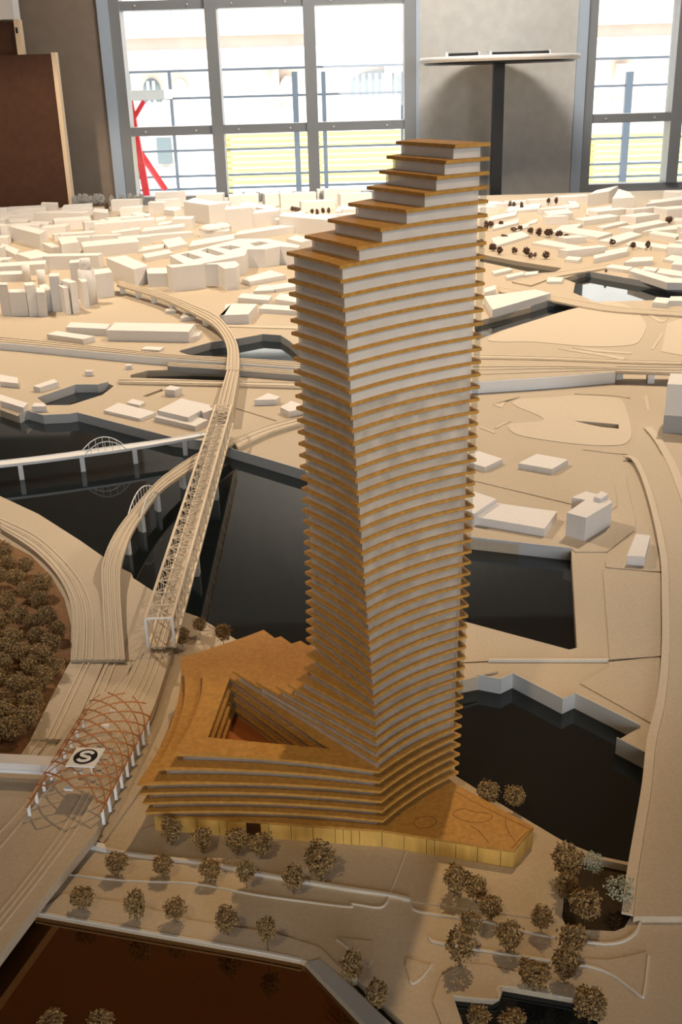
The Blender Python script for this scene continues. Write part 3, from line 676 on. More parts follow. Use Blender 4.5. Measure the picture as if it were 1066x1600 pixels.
def arches(par, path, i0, i1, off, hgt, m, nh):
    """pair of bow arches with hangers standing on a deck between two path stations"""
    P = path[i0:i1 + 1]; n = len(P) - 1; prev = None
    for i, p in enumerate(P):
        t = i / n; q_ = p + Vector((0, 0, hgt * 4 * t * (1 - t)))
        if prev is not None: bar('arch_rib', prev, q_, 0.0012, 0.0012, m, par)
        prev = q_
    for k in range(1, nh):
        t = k / nh; s = t * n; i = min(int(s), n - 1); p = P[i].lerp(P[i + 1], s - i)
        bar('hanger', p, p + Vector((0, 0, hgt * 4 * t * (1 - t))), 0.0006, 0.0006, m, par)
def near(path, px, py, z):
    g = G(px, py, z); return min(range(len(path)), key=lambda i: (path[i] - g).length)
for path, a, b in ((LB, (203, 801), (240, 758)), (RB, (222, 808), (250, 769))):
    fine = resample(path, 200); i0, i1 = sorted((near(fine, *a, 0.02), near(fine, *b, 0.02)))
    seg = resample(fine[i0:i1 + 1], 17); arches(bB, seg, 0, 16, 0, 0.014, M['whitewall'], 9)
def piers(par, L, R, us, foot, th, w, t):
    for u in us:
        i = int(u * (len(L) - 1)); p = (L[i] + R[i]) / 2; d = (R[i] - L[i]).normalized()
        bar('pier', Vector((p.x, p.y, foot)), Vector((p.x, p.y, p.z - th)), t, w, M['whitewall'], par, up=d)
piers(bB, LB, RB, (0.46, 0.56, 0.66, 0.78), WZ, 0.003, 0.011, 0.005)
# white bridge at the left
bC, LC, RC = deck('white_bridge', 'slender white bridge with a bow arch over the left river', [(-80, 726), (0, 720), (70, 712), (130, 704), (200, 694), (260, 686), (325, 674)], [(-80, 736), (0, 728), (70, 720), (130, 712), (200, 702), (260, 692), (325, 680)],
     0.014, 0.003, 'whitewall', n=40, rails=(0.05, 0.95), cat='bridge', rm='whitewall')
for path in (LC, RC):
    fine = resample(path, 200); i0, i1 = sorted((near(fine, 131, 708, 0.014), near(fine, 196, 698, 0.014)))
    arches(bC, resample(fine[i0:i1 + 1], 17), 0, 16, 0, 0.017, M['whitewall'], 6)
piers(bC, LC, RC, (0.28, 0.5, 0.71, 0.92), WZ, 0.003, 0.014, 0.007)
# road east of the truss
deck('side_road', 'sloping card road between the truss bridge and the tower', [(362, 686), (420, 664), (485, 648)], [(372, 700), (425, 676), (485, 658)], 0.006, 0.006, 'card_light', n=14, rails=(0.1, 0.5, 0.9), cat='road')
# viaduct
ZV = 0.024
vd, LV, RV = deck('viaduct', 'curved rail viaduct winding from the city to the truss bridge', [(183, 446), (214, 455), (255, 468), (298, 488), (330, 506), (347, 525), (355, 548), (353, 579)],
     [(186, 440), (218, 448), (262, 461), (305, 478), (340, 494), (362, 520), (373, 545), (374, 579)], ZV, 0.004, n=48, rails=(0.08, 0.34, 0.62, 0.92), cat='viaduct', rw=0.003, rh=0.002)
piers(vd, LV, RV, (0.03, 0.12, 0.21, 0.31, 0.42, 0.53), 0.0, 0.004, 0.02, 0.012)
vs, LS, RS = deck('viaduct_approach', 'straight rail approach between the viaduct and the truss bridge', [(355, 580), (346, 610), (337, 645)], [(374, 580), (369, 610), (363, 645)], ZV, 0.023, n=8, rails=(0.06, 0.32, 0.6, 0.92), rw=0.003, rh=0.002)
# ---- truss bridge
ZB, ZT = 0.020, 0.051
A0, A1 = G(226, 966, ZT), G(270, 966, ZT); B0, B1 = G(338, 633, ZT), G(361, 633, ZT)
ax0, ax1 = (A0 + A1) / 2, (B0 + B1) / 2; w = ((A1 - A0).length + (B1 - B0).length) / 2
d = (ax1 - ax0); d.z = 0; d.normalize(); side = Vector((d.y, -d.x, 0)) * w / 2
tr = empty('truss_bridge', 'long pale wooden box truss rail bridge over the dark river', 'bridge', loc=(ax0.x, ax0.y, 0))
NB = 26
def st(t, s, z): p = ax0.lerp(ax1, t) + side * s; p.z = z; return p
b_ = 0.0016
for s in (-1, 1):
    bar('top_chord', st(0, s, ZT), st(1, s, ZT), 0.0028, 0.0018, M['truss'], tr)
    bar('bottom_chord', st(0, s, ZB), st(1, s, ZB), 0.0024, 0.003, M['truss'], tr)
for i in range(NB + 1):
    t = i / NB; thick = 0.0026 if i in (0, NB) else 0.0011
    mm = M['whitewall'] if i in (0,) else M['truss']
    for s in (-1, 1): bar('post', st(t, s, ZB), st(t, s, ZT), thick, thick, mm, tr)
    bar('cross_beam', st(t, -1, ZT), st(t, 1, ZT), thick if i in (0, NB) else 0.0011, 0.0012, mm, tr)
    if i % 2 == 0 and i: bar('floor_beam', st(t, -1, ZB - 0.001), st(t, 1, ZB - 0.001), 0.0012, 0.0012, M['truss'], tr)
    if i < NB:
        t2 = (i + 1) / NB
        bar('top_brace', st(t, -1, ZT), st(t2, 1, ZT), 0.0008, 0.0008, M['truss'], tr); bar('top_brace', st(t, 1, ZT), st(t2, -1, ZT), 0.0008, 0.0008, M['truss'], tr)
        for s in (-1, 1):
            if i % 2: bar('side_brace', st(t, s, ZB), st(t2, s, ZT), 0.0009, 0.0009, M['truss'], tr)
            else: bar('side_brace', st(t, s, ZT), st(t2, s, ZB), 0.0009, 0.0009, M['truss'], tr)
def dk(a, b, z0, z1):
    p = [st(0, a, 0), st(0, b, 0), st(1, b, 0), st(1, a, 0)]
    return pchild(prism('track_bed', [(q_.x, q_.y) for q_ in p], z0, z1, M['card']), tr)
dk(-0.97, 0.97, ZB - 0.001, ZB - 0.0002)
for s in (-0.45, -0.05, 0.3, 0.62): bar('rail', st(0, s, ZB + 0.0002), st(1, s, ZB + 0.0002), 0.001, 0.001, M['truss'], tr)
for t in (0.32, 0.66):
    p = st(t, 0, WZ); bar('river_pier', p, Vector((p.x, p.y, ZB - 0.002)), w * 0.5, 0.02, M['grey'], tr)
# ---- rail deck with the station
ZD = 0.015
rd = empty('rail_deck', 'raised grey card rail deck under the lattice station', 'track')
prism('deck', PX([(222, 1014), (270, 1014), (247, 1087), (240, 1105), (150, 1300), (75, 1392), (-40, 1545), (-300, 1545), (-200, 1300), (-60, 1212), (0, 1206), (62, 1200), (100, 1150), (150, 1090), (200, 1055)], ZD), 0.007, ZD, M['card'], rd)
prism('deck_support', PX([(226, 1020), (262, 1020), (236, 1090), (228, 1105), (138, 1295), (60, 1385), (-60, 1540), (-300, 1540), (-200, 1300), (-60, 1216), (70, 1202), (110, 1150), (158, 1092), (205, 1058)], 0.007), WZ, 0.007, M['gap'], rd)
for pp in ([(238, 1013), (222, 1060), (190, 1120), (120, 1260), (60, 1350), (-20, 1450)], [(255, 1013), (240, 1060), (205, 1130), (135, 1270), (80, 1350), (-10, 1465)], [(246, 1013), (232, 1058), (198, 1125), (128, 1265), (70, 1350), (-15, 1457)],
           [(225, 1016), (205, 1060), (168, 1118), (50, 1265), (0, 1325), (-40, 1370)], [(212, 1030), (190, 1062), (150, 1118), (35, 1262), (-10, 1310), (-60, 1360)]):
    ribbon('rail', spline([G(x, y, ZD) for x, y in pp], 6), 0.0011, 0.0008, M['card_light'], rd)
sheet('bank_strip', 'brown card bank strip between rail deck and tower podium', [(268, 1020), (290, 1028), (285, 1080), (262, 1140), (222, 1230), (160, 1318), (150, 1310), (235, 1120)], 0, 0.003)
# lattice barrel roof: curved strips running diagonally over a half-cylinder
PL0, PL1 = G(48, 1272, ZD), G(150, 1105, ZD); PR0, PR1 = G(157, 1290, ZD), G(228, 1150, ZD)
axA, axB = (PL0 + PR0) / 2, (PL1 + PR1) / 2
stn = empty('station_roof', 'arched copper brown lattice roof of the small station on white posts', 'station', loc=(axA.x, axA.y, ZD))
ln = axB - axA; LEN = ln.length; dl = ln.normalized(); sd = Vector((dl.y, -dl.x, 0)); hw = ((PR0 - PL0).dot(sd) + (PR1 - PL1).dot(sd)) / 4
PH, RISE = 0.009, 0.021
def vault(u, v, r=1.0):
    a = math.pi * u
    return axA + dl * v * LEN + sd * (-math.cos(a) * hw * r) + Vector((0, 0, PH + RISE * r * math.sin(a)))
def strip3(pts, w, th, parent, name, m):
    v, f = [], []; n = len(pts)
    for i, p in enumerate(pts):
        t = (pts[min(i + 1, n - 1)] - pts[max(i - 1, 0)]).normalized()
        up = Vector((p.x, p.y, 0)) - (axA + dl * (p - axA).dot(dl)); up.z = p.z - ZD - PH * 0.6; up.normalize(); s_ = t.cross(up).normalized()
        v += [p + s_ * w / 2 + up * th / 2, p - s_ * w / 2 + up * th / 2, p - s_ * w / 2 - up * th / 2, p + s_ * w / 2 - up * th / 2]
    for i in range(n - 1):
        for k in range(4): f.append((4 * i + k, 4 * i + (k + 1) % 4, 4 * i + 4 + (k + 1) % 4, 4 * i + 4 + k))
    f += [(3, 2, 1, 0), (4 * n - 4, 4 * n - 3, 4 * n - 2, 4 * n - 1)]
    return pchild(put(name, mesh(name, v, f), m), parent)
NL = 9; SK = 0.46
for k in range(-5, NL + 1):
    for sgn in (1, -1):
        pts = []
        for i in range(25):
            u = i / 24; v = (k + 0.5) / NL + SK * u if sgn > 0 else (k + 0.5) / NL + SK * (1 - u)
            if -0.001 <= v <= 1.001: pts.append(vault(u, v))
        if len(pts) > 3: strip3(pts, 0.0011, 0.0007, stn, 'lattice_strip', M['lattice'])
for u in (0.0, 1.0):
    strip3([vault(u, v / 12) for v in range(13)], 0.0013, 0.0011, stn, 'eaves_beam', M['lattice'])
NP = 9
for u in (0.0, 1.0):
    for k in range(NP):
        v = (k + 0.2) / NP; t = vault(u, v); f_ = Vector((t.x, t.y, ZD if u == 0 else ZD - 0.004))
        bar('post', f_, t, 0.0022, 0.0022, M['whitewall'], stn)
for k in range(6):
    v = 0.12 + k * 0.16; a = vault(0.3, v, .8); b2 = vault(0.7, v, .8)
    bar('platform_light_box', a.lerp(b2, .35) - Vector((0, 0, .006)), a.lerp(b2, .6) - Vector((0, 0, .006)), 0.004, 0.0016, M['whitewall'], stn)
# sign with the S in a ring, lying on the lattice crown
ZS = ZD + 0.0325
qs = [G(x, y, ZS) for x, y in ((103, 1197), (120, 1168.5), (165, 1170), (147, 1199))]
sc_ = sum(qs, Vector()) / 4
sg = empty('station_sign', 'white square sign with a black disc and white letter S on the station roof', 'sign', loc=sc_)
ex = ((qs[3] - qs[0]) + (qs[2] - qs[1])) / 4; ey = ((qs[1] - qs[0]) + (qs[2] - qs[3])) / 4
def sp(a, b, h=0): p = ex * a + ey * b; p.z = h; return p
def plate(name, pts, z0, z1, m):
    return prism(name, [(p.x, p.y) for p in pts], z0, z1, m, sg)
plate('panel', [sp(-1, -1), sp(1, -1), sp(1, 1), sp(-1, 1)], -0.0006, 0.0006, M['whitewall'])
plate('black_disc', [sp(.80 * math.cos(2 * math.pi * k / 40), .80 * math.sin(2 * math.pi * k / 40)) for k in range(40)], 0.0006, 0.0009, M['black'])
S = spline([Vector((x, y, 0)) for x, y in ((0.42, 0.30), (0.22, 0.46), (-0.10, 0.48), (-0.34, 0.32), (-0.28, 0.10), (0.0, 0.0), (0.28, -0.10), (0.34, -0.32), (0.10, -0.48), (-0.22, -0.46), (-0.42, -0.30))], 6)
LS_, RS_ = [], []
for i, p in enumerate(S):
    t = (S[min(i + 1, len(S) - 1)] - S[max(i - 1, 0)]).normalized(); nr = Vector((-t.y, t.x, 0)) * 0.12
    a, b2 = p + nr, p - nr; LS_.append(sp(a.x, a.y, 0.0012)); RS_.append(sp(b2.x, b2.y, 0.0012))
put('letter_s', loft_mesh('letter_s', LS_, RS_, 0.0003), M['whitewall'], sg)
for a, b2 in ((-.6, -.6), (.6, -.6), (-.6, .6), (.6, .6)):
    p = sp(a, b2); bar('sign_leg', sc_ + Vector((p.x, p.y, -0.0006)), sc_ + Vector((p.x, p.y, -0.009)), 0.0012, 0.0012, M['whitewall'], sg)
# white footbridge tube
a0, a1 = G(-60, 1188, 0.03), G(92, 1196, 0.03)
fb_ = empty('footbridge', 'white box footbridge leading into the station from the left', 'bridge', loc=(a0.x, a0.y, 0))
bar('tube', a0, a1, 0.012, 0.008, M['white'], fb_); bar('side_rim', a0 + Vector((0, -.0065, -.003)), a1 + Vector((0, -.0065, -.003)), 0.0012, 0.003, M['whitewall'], fb_)
bar('support', Vector((a0.x + .02, a0.y, 0)), Vector((a0.x + .02, a0.y, .026)), .006, .006, M['white'], fb_)
pb = [G(x, y, 0.03) for x, y in ((110, 1206), (150, 1208))]
tag(prism('kiosk', PX([(138, 1320), (166, 1326), (163, 1318), (140, 1313)], 0.004), 0, 0.004, M['whitewall']), 'small white wall stub below the station corner', 'wall')
# ---- long rail embankments in the middle distance
def wallstrip(name, lab, top_back, top_front, z, m='card', cat='embankment', rails=(0.15, 0.5, 0.85), wall=None):
    o, L, R = deck(name, lab, top_back, top_front, z, z, m, n=24, rails=rails, cat=cat, rw=0.004, rh=0.0015)
    if wall: put('retaining_wall', loft_mesh('retaining_wall', [p + Vector((0, -0.0005, -0.0006)) for p in R], [p + Vector((0, -0.003, -0.0006)) for p in R], z - 0.001), M[wall], o)
    return o
wallstrip('rail_embankment', 'long rail embankment with white wall across the left', [(-80, 523), (0, 526), (150, 541), (262, 553), (360, 559), (485, 566)], [(-80, 532), (0, 535), (150, 549), (262, 559), (360, 566), (485, 575)], 0.016, wall='whitewall')
wallstrip('rail_embankment', 'grey lower embankment behind the approach viaduct', [(262, 566), (372, 572), (485, 580)], [(262, 571), (372, 578), (485, 587)], 0.012, wall='grey', rails=(0.3, 0.7))
wallstrip('road_embankment', 'pale curved road bank in front of the canal strip', [(185, 593), (267, 593), (352, 595), (485, 597)], [(185, 598), (267, 600), (352, 602), (485, 606)], 0.004, 'card_light', rails=(0.2, 0.8))
wallstrip('ramp_embankment', 'grey white ramp embankment right of the tower', [(725, 571), (850, 571), (965, 574)], [(725, 597), (850, 589), (962, 580)], 0.022, wall='whitewall', rails=(0.1, 0.3, 0.6))
wallstrip('road_bridge', 'flat card road bridge crossing to the right edge', [(962, 572), (1066, 573), (1200, 574)], [(962, 580), (1066, 583), (1200, 586)], 0.022, rails=(0.1, 0.5, 0.9), cat='bridge') if False else None
rb, L_, R_ = deck('road_bridge', 'flat card road bridge crossing to the right picture edge', [(962, 572), (1066, 573), (1200, 574)], [(962, 581), (1066, 584), (1200, 587)], 0.022, 0.004, n=10, rails=(0.1, 0.5, 0.9), cat='bridge', rw=0.004, rh=0.0015)
for x, y in ((967, 592), (1016, 598), (1052, 600)):
    p = G(x, y, 0); bar('pier', p, p + Vector((0, 0, 0.018)), 0.012, 0.012, M['whitewall'], rb)
deck('long_road', 'straight pale road band behind the ramp embankment', [(720, 553), (850, 556), (1000, 562), (1200, 566)], [(720, 560), (850, 562), (1000, 568), (1200, 572)], 0.002, 0.002, 'card_light', n=10, rails=(0.2, 0.8), cat='road', rw=0.004)
deck('canal_bridge', 'card bridge deck crossing between the two right canals', [(780, 448), (861, 461), (960, 478), (1066, 487), (1200, 498)], [(780, 456), (861, 470), (950, 486), (1066, 494), (1200, 506)], 0.004, 0.004, n=20, rails=(0.1, 0.9), cat='bridge', rw=0.005)
deck('canal_bridge', 'slanting card bridge deck between the narrow canal and the harbour', [(800, 440), (850, 428), (905, 420), (955, 412)], [(830, 446), (872, 432), (920, 424), (965, 416)], 0.004, 0.004, n=12, rails=(0.05, 0.95), cat='bridge', rw=0.005)
deck('field_path', 'thin path band in front of the low white bars left of the tower', [(300, 505), (380, 508), (480, 510)], [(300, 508), (380, 511), (480, 514)], 0.002, 0.002, 'card_light', n=6, cat='path')
deck('field_path', 'slanting thin path right of the viaduct approach', [(368, 635), (400, 645), (432, 654)], [(368, 637), (400, 647), (432, 657)], 0.0015, 0.0015, 'card', n=6, cat='path')
# ================================================================== white card buildings of the city
BLD = []   # (row, kind, roof outline px, base row of the first outline point)
def R4(a, b, c, base, row, kind=None): BLD.append((row, [a, b, None, c], base, kind))
def RP(pts, base, row, kind=None): BLD.append((row, pts, base, kind))
A = 'the hindmost city row'
A2 = 'the second hindmost city row'
Bc = 'the rows behind the courtyard complex'
C_ = 'the dense left city quarter'
D_ = 'the tall left front cluster'
E_ = 'the courtyard complex group'
Hh = 'the rail embankment halls'
Q_ = 'the left river quay'
K_ = 'the bars left of the tower'
R_a = 'the far right city'
R_b = 'the right harbour quarter'
R_c = 'the quarter beside the tower top'
S_ = 'the right foreground sheds'
N_ = 'the viaduct approach plots'
# hindmost
R4((2, 330), (61, 327), (14, 323), 337, A); R4((64, 318), (89, 318.5), (66, 315.8), 331, A); R4((180, 313), (201, 313), (183, 311), 327, A)
R4((231, 316.5), (257, 317), (235, 314), 334, A); RP([(326, 320.6), (287, 315), (303, 309), (352.5, 317)], 351, A); R4((351, 328), (394, 324), (353, 322.5), 361, A)
R4((395, 334), (436, 329), (398, 328.5), 355, A); RP([(272, 329.5), (256, 327.5), (262, 323), (280, 323), (284, 326)], 338, A); R4((96, 326), (142, 323), (100, 320), 334, A, 'slab')
R4((372, 319), (418, 327), (385, 315), 330, A); R4((524, 331), (560, 326), (530, 322), 340, A); R4((412, 331), (450, 326), (420, 329), 336, A)
# second
R4((57, 334), (144, 325.5), (60, 331.5), 343, A2); R4((0, 340.5), (54, 335), (0, 337.5), 349, A2); R4((187, 326.5), (222, 324), (190, 323), 339, A2)
R4((436, 337.5), (524, 345), (442, 331), 362, A2); R4((452, 336), (476, 333), (456, 332), 340, A2); R4((480, 341), (504, 338), (484, 336), 345, A2)
R4((145, 331), (168, 333), (147, 325), 343, A2); R4((243, 344), (259, 342), (244, 340), 348, A2); R4((205, 335), (232, 338), (210, 331), 344, A2)
# behind the complex
R4((147, 351), (242, 343), (147, 347), 367, Bc); R4((175, 364.5), (220, 358), (173, 361), 377, Bc); R4((222, 361.5), (287.5, 354), (225, 356), 375, Bc)
R4((268, 342.5), (300, 342), (273, 338), 358, Bc); R4((312, 362), (357, 361), (318, 356), 371, Bc, 'dome'); R4((366, 367.5), (463, 353), (373, 361), 379, Bc)
R4((263, 387), (293, 381), (253, 375), 393, Bc); R4((296, 385), (368, 373), (300, 376), 391, Bc); RP([(470.6, 378.5), (448, 373), (463, 367), (489, 374)], 389, Bc)
R4((215, 393), (253, 387), (222, 386), 397, Bc); R4((228, 403), (270, 395), (222, 397), 410, Bc); R4((490, 372), (530, 378), (500, 364), 384, Bc)
R4((246, 352), (276, 347), (248, 348), 357, Bc)
# left quarter
R4((2, 347), (42, 347), (6, 341.5), 356, C_); R4((45, 349.5), (74, 351), (50, 345), 357, C_); R4((62, 357), (102, 354), (70, 352), 371, C_)
R4((85, 346), (143, 342.5), (82, 341), 360, C_); R4((0, 353), (11, 352.5), (-6, 349.5), 379, C_); RP([(61, 366), (15, 354), (30, 350), (72, 360)], 389, C_)
RP([(25, 398), (0, 386), (4, 380), (30, 390)], 407, C_); RP([(48, 404.5), (25, 396), (58, 390), (82, 399)], 419, C_); R4((81, 387), (95, 386), (66, 380), 398, C_)
R4((96, 382), (123, 378), (91, 372), 408, C_); R4((130, 386), (218, 377.5), (126, 378), 404, C_); R4((0, 429.5), (39, 428), (0, 424), 441, C_); R4((100, 405), (110, 404), (98, 399), 414, C_)
# front cluster
R4((-4, 444.5), (11, 445), (-4, 441), 494, D_); R4((13, 457), (40, 456.5), (13, 452), 495, D_); R4((40, 446.5), (55, 445), (36, 441.5), 496, D_)
R4((56, 457), (69.5, 457), (57, 449), 495.5, D_); R4((69, 455), (81, 452), (60, 446), 488, D_); R4((76, 432), (92, 431.5), (77, 427), 487.5, D_)
RP([(99, 450.5), (107, 448.5), (98, 442), (89, 444)], 493, D_); RP([(109, 442.5), (120, 440), (105, 435), (95, 437.5)], 491, D_); RP([(128, 441), (136, 439.5), (132, 432), (121, 434)], 483, D_)
R4((108, 411), (123, 410), (110, 406), 468, D_); RP([(175.5, 425.5), (148, 429), (145, 421), (170, 418.5)], 463, D_)
# complex group
RP([(209, 421), (231, 414.5), (196, 399), (166, 403)], 448, E_); RP([(231, 427.5), (268, 427), (266, 418), (228, 419)], 449, E_)
RP([(268.5, 418), (319.5, 412.5), (314, 410.5), (260, 414)], 456, E_); RP([(351, 420), (369, 418), (374, 413), (368, 408), (326, 411.5), (320.4, 413), (340, 413)], 454, E_)
BLD.append((E_, [(414, 389.5), (387, 389.5), (383, 399), (320, 411), (288, 412), (265, 399), (321, 386.5), (372, 373), (420, 373), (469, 383.5), (465, 387), (438, 385)], 418,
            [[(340.6, 386), (360, 390.5), (378, 386), (360, 383)], [(390, 380), (399, 384.6), (421.6, 380), (408, 377)], [(281, 397.5), (303, 405.6), (317, 402.4), (294, 395)], [(313, 391.6), (339, 399.6), (352.6, 396.6), (324, 387.6)]]))
# halls
R4((167, 516), (295, 518.5), (182, 504), 533, Hh, 'hall'); R4((103, 511), (166, 514), (112, 503.5), 522.5, Hh, 'hall'); RP([(130, 530), (73, 522), (89, 517), (148, 525)], 539, Hh)
R4((220, 545.5), (249, 547), (228, 541), 549, Hh); R4((297, 527), (311, 524), (302, 520), 533, Hh); RP([(388, 491), (343.6, 492.7), (350, 493), (352, 476), (362, 474), (402, 475)], 506, Hh)
R4((404, 482), (465, 486), (412, 475), 489, Hh); R4((258, 486), (274, 485), (260, 482), 491, Hh); R4((282, 497), (305, 494), (286, 490), 503, Hh)
# low bars
RP([(390, 440), (378, 435.6), (423, 422), (447, 429.6)], 447, K_); R4((396, 455), (428, 453), (405, 446), 460, K_); R4((372, 465), (420, 469), (378, 458), 473, K_); R4((429, 467), (468, 473), (438, 458), 475, K_)
R4((430, 452), (465, 447), (424, 445), 457, K_)
# quay
RP([(0, 596), (28, 599), (28, 590), (0, 585)], 604, Q_); RP([(62, 605.5), (51.7, 603), (84, 592), (91, 596.5)], 614, Q_); RP([(36, 637), (0, 626), (0, 616), (44, 630)], 647, Q_)
RP([(49.5, 635), (72, 635), (69, 629.5), (54, 629.5)], 644, Q_); R4((132.5, 580.5), (144, 580.5), (134, 578), 588, Q_); R4((196, 571.5), (205, 571), (197, 569), 578, Q_)
RP([(219, 654), (162, 641), (185, 629), (244, 644)], 659, Q_); RP([(217.5, 633), (198, 629), (207, 623), (227, 628)], 637, Q_); RP([(305, 666), (241, 651), (262, 638), (325, 656)], 674, Q_)
RP([(294, 652), (246, 641), (283, 622.5), (330, 633)], 667, Q_); RP([(273, 610), (257, 608), (265.6, 602), (284, 605)], 621, Q_); RP([(333, 640), (318, 645), (310, 637), (326, 632)], 655, Q_)
# next to the approach
RP([(431, 624), (397, 625), (419, 614), (438, 620)], 633, N_); RP([(452, 643), (438, 636), (455, 626), (485, 637)], 653, N_)
# right far
RP([(919, 304), (952, 300), (966, 294.5), (932, 299)], 323, R_a, 'gable'); RP([(957, 310.5), (992, 308.5), (984, 300), (967, 295)], 331, R_a); RP([(1010, 319), (1070, 311), (1070, 306), (1020, 313)], 336, R_a)
R4((1037, 300), (1080, 301), (1040, 297), 316, R_a); R4((913, 345), (969, 337.5), (897, 341.5), 353, R_a); R4((917, 336), (958, 331), (917, 326), 339, R_a); R4((943, 356), (982, 347.5), (932, 354), 360, R_a)
RP([(935, 371), (880, 362), (897, 355.5), (957, 364)], 377, R_a); RP([(962, 379.5), (935, 375.5), (985, 361.5), (1003, 366)], 384, R_a); RP([(966, 355), (990, 357.5), (1044, 347), (1030, 343)], 363, R_a)
RP([(1003, 362), (1070, 357), (1070, 349), (1020, 357)], 369, R_a); RP([(1056, 371.5), (1014, 364), (1022, 360), (1064, 366)], 379, R_a)
RP([(1008, 388), (978, 382), (986, 376), (1014, 379)], 391, R_a); R4((1016, 385), (1042, 389), (1018, 379), 391, R_a); R4((1043, 386), (1075, 388), (1046, 380), 402, R_a); R4((1052, 345), (1080, 346), (1055, 340), 350, R_a)
R4((992, 333), (1006, 331), (995, 328), 337, R_a); R4((890, 318), (902, 318), (888, 314), 323, R_a)
# right mid
R4((929, 404), (981, 392.5), (928, 399), 412, R_b); R4((946, 396), (982, 389), (946, 392), 404, R_b); RP([(975, 410), (1020, 407), (1021, 401), (990, 402)], 418, R_b)
RP([(982, 422), (946, 417.5), (955, 413), (990, 417)], 427, R_b); R4((1003, 421), (1024, 424), (1008, 416), 428, R_b); R4((1026, 426), (1075, 433), (1032, 419), 434, R_b)
RP([(1043, 441.5), (983, 423), (991, 418), (1050, 434), (1080, 435), (1080, 442)], 453, R_b); R4((1020, 472), (1043, 474), (1026, 464), 480, R_b); R4((1045, 470), (1080, 470), (1048, 463), 478, R_b)
R4((854, 440), (878, 440), (857, 433), 444, R_b); R4((882, 405), (904, 407), (888, 400), 410, R_b); R4((1036, 405), (1080, 412), (1050, 398), 410, R_b)
# near the tower top
RP([(775, 384), (828, 368), (815, 361), (768, 372)], 388, R_c); R4((826, 350.5), (839, 347), (828, 345), 353, R_c); R4((858, 337), (896, 332.5), (850, 330), 348, R_c)
R4((862, 363), (896, 360), (878, 352), 369, R_c); RP([(910, 392), (831, 379), (852, 374), (915, 386)], 397, R_c); R4((773, 427.5), (801, 421), (768, 424), 432, R_c)
R4((793, 434), (820, 428), (790, 430), 439, R_c); R4((820, 430), (840, 428), (822, 425), 434, R_c); RP([(770, 484), (861, 458), (836, 452), (757, 463)], 497, R_c)
R4((762, 345), (806, 336), (766, 338), 349, R_c); R4((844, 331), (905, 323.5), (846, 325), 334, R_c); R4((880, 324), (894, 323), (880, 320), 328, R_c); R4((770, 358), (810, 348), (772, 351), 362, R_c)
R4((790, 331), (842, 326), (796, 322), 336, R_c); R4((808, 360), (826, 354), (810, 353), 363, R_c); R4((757, 457), (775, 452), (757, 450), 470, R_c)
# sheds
RP([(758, 730), (786, 717), (748, 704.6), (715, 717)], 740, S_); RP([(863, 733), (888, 718), (839, 709), (810, 723.5)], 744, S_)
RP([(851, 826), (871, 799), (777, 786), (735, 806)], 840, S_); RP([(741, 803), (776, 779.5), (741, 768), (708, 788)], 824, S_)
RP([(916, 809), (957, 785), (948, 776), (916, 767.5), (894, 777), (915, 781), (886, 801)], 847, S_, 'boxtop'); RP([(1008, 870), (1016.5, 836.5), (994, 834), (980, 868)], 886, S_)
RP([(1043, 600), (1100, 603), (1100, 584), (1048, 583.5)], 679, S_, 'plinth')
# build
cyl_specs = [((133, 421), 12.5, 478, 419), ]
rows = {}
for i, (row, pts, base, kind) in enumerate(BLD):
    h = height_at(pts[0][0] + (base - pts[0][1]) * 0.12 * (pts[0][0] < 300) * 1.0, base, pts[0][1])
    # foot of the reference edge lies straight below its roof corner
    for _ in range(3):
        g = G(pts[0][0], pts[0][1], h); dd = math.hypot(g.x, g.y)
        # pixel column of the foot
        fx = ROT.transposed() @ (Vector((g.x, g.y, 0)) - Vector((0, 0, H))); px_ = 533 + FPX * fx.x / -fx.z
        h = max(0.004, height_at(px_, base, pts[0][1]))
    if pts[2] is None:
        a, b, c = (G(*pts[k], h) for k in (0, 1, 3)); P_ = [a, b, b + c - a, c]
    else: P_ = [G(x, y, h) for x, y in pts]
    P2 = [(p.x, p.y) for p in P_]
    rows.setdefault(row, []).append((pts[0][0], i, P2, h, kind))
# smaller blocks that fill the gaps of the dense quarters
def pin(x, y, P):
    c = False
    for i in range(len(P)):
        (x1, y1), (x2, y2) = P[i], P[i - 1]
        if (y1 > y) != (y2 > y) and x < (x2 - x1) * (y - y1) / (y2 - y1) + x1: c = not c
    return c
def samples(P, n=6):
    out = []
    for i in range(n + 1):
        for j in range(n + 1):
            a, b, c, d = P; u, v_ = i / n, j / n
            out.append((a[0] * (1 - u) * (1 - v_) + b[0] * u * (1 - v_) + c[0] * u * v_ + d[0] * (1 - u) * v_, a[1] * (1 - u) * (1 - v_) + b[1] * u * (1 - v_) + c[1] * u * v_ + d[1] * (1 - u) * v_))
    return out
taken = [e[2] for l_ in rows.values() for e in l_] + list(W.values())
via_ = [(p.x, p.y) for p in LV] + [(p.x, p.y) for p in RV][::-1]; taken.append(via_)
fr_ = random.Random(77)
def grow(P, m):
    cx = sum(p[0] for p in P) / 4; cy = sum(p[1] for p in P) / 4; out = []
    for x, y in P:
        d = math.hypot(x - cx, y - cy); out.append((cx + (x - cx) * (d + m) / d, cy + (y - cy) * (d + m) / d))
    return out
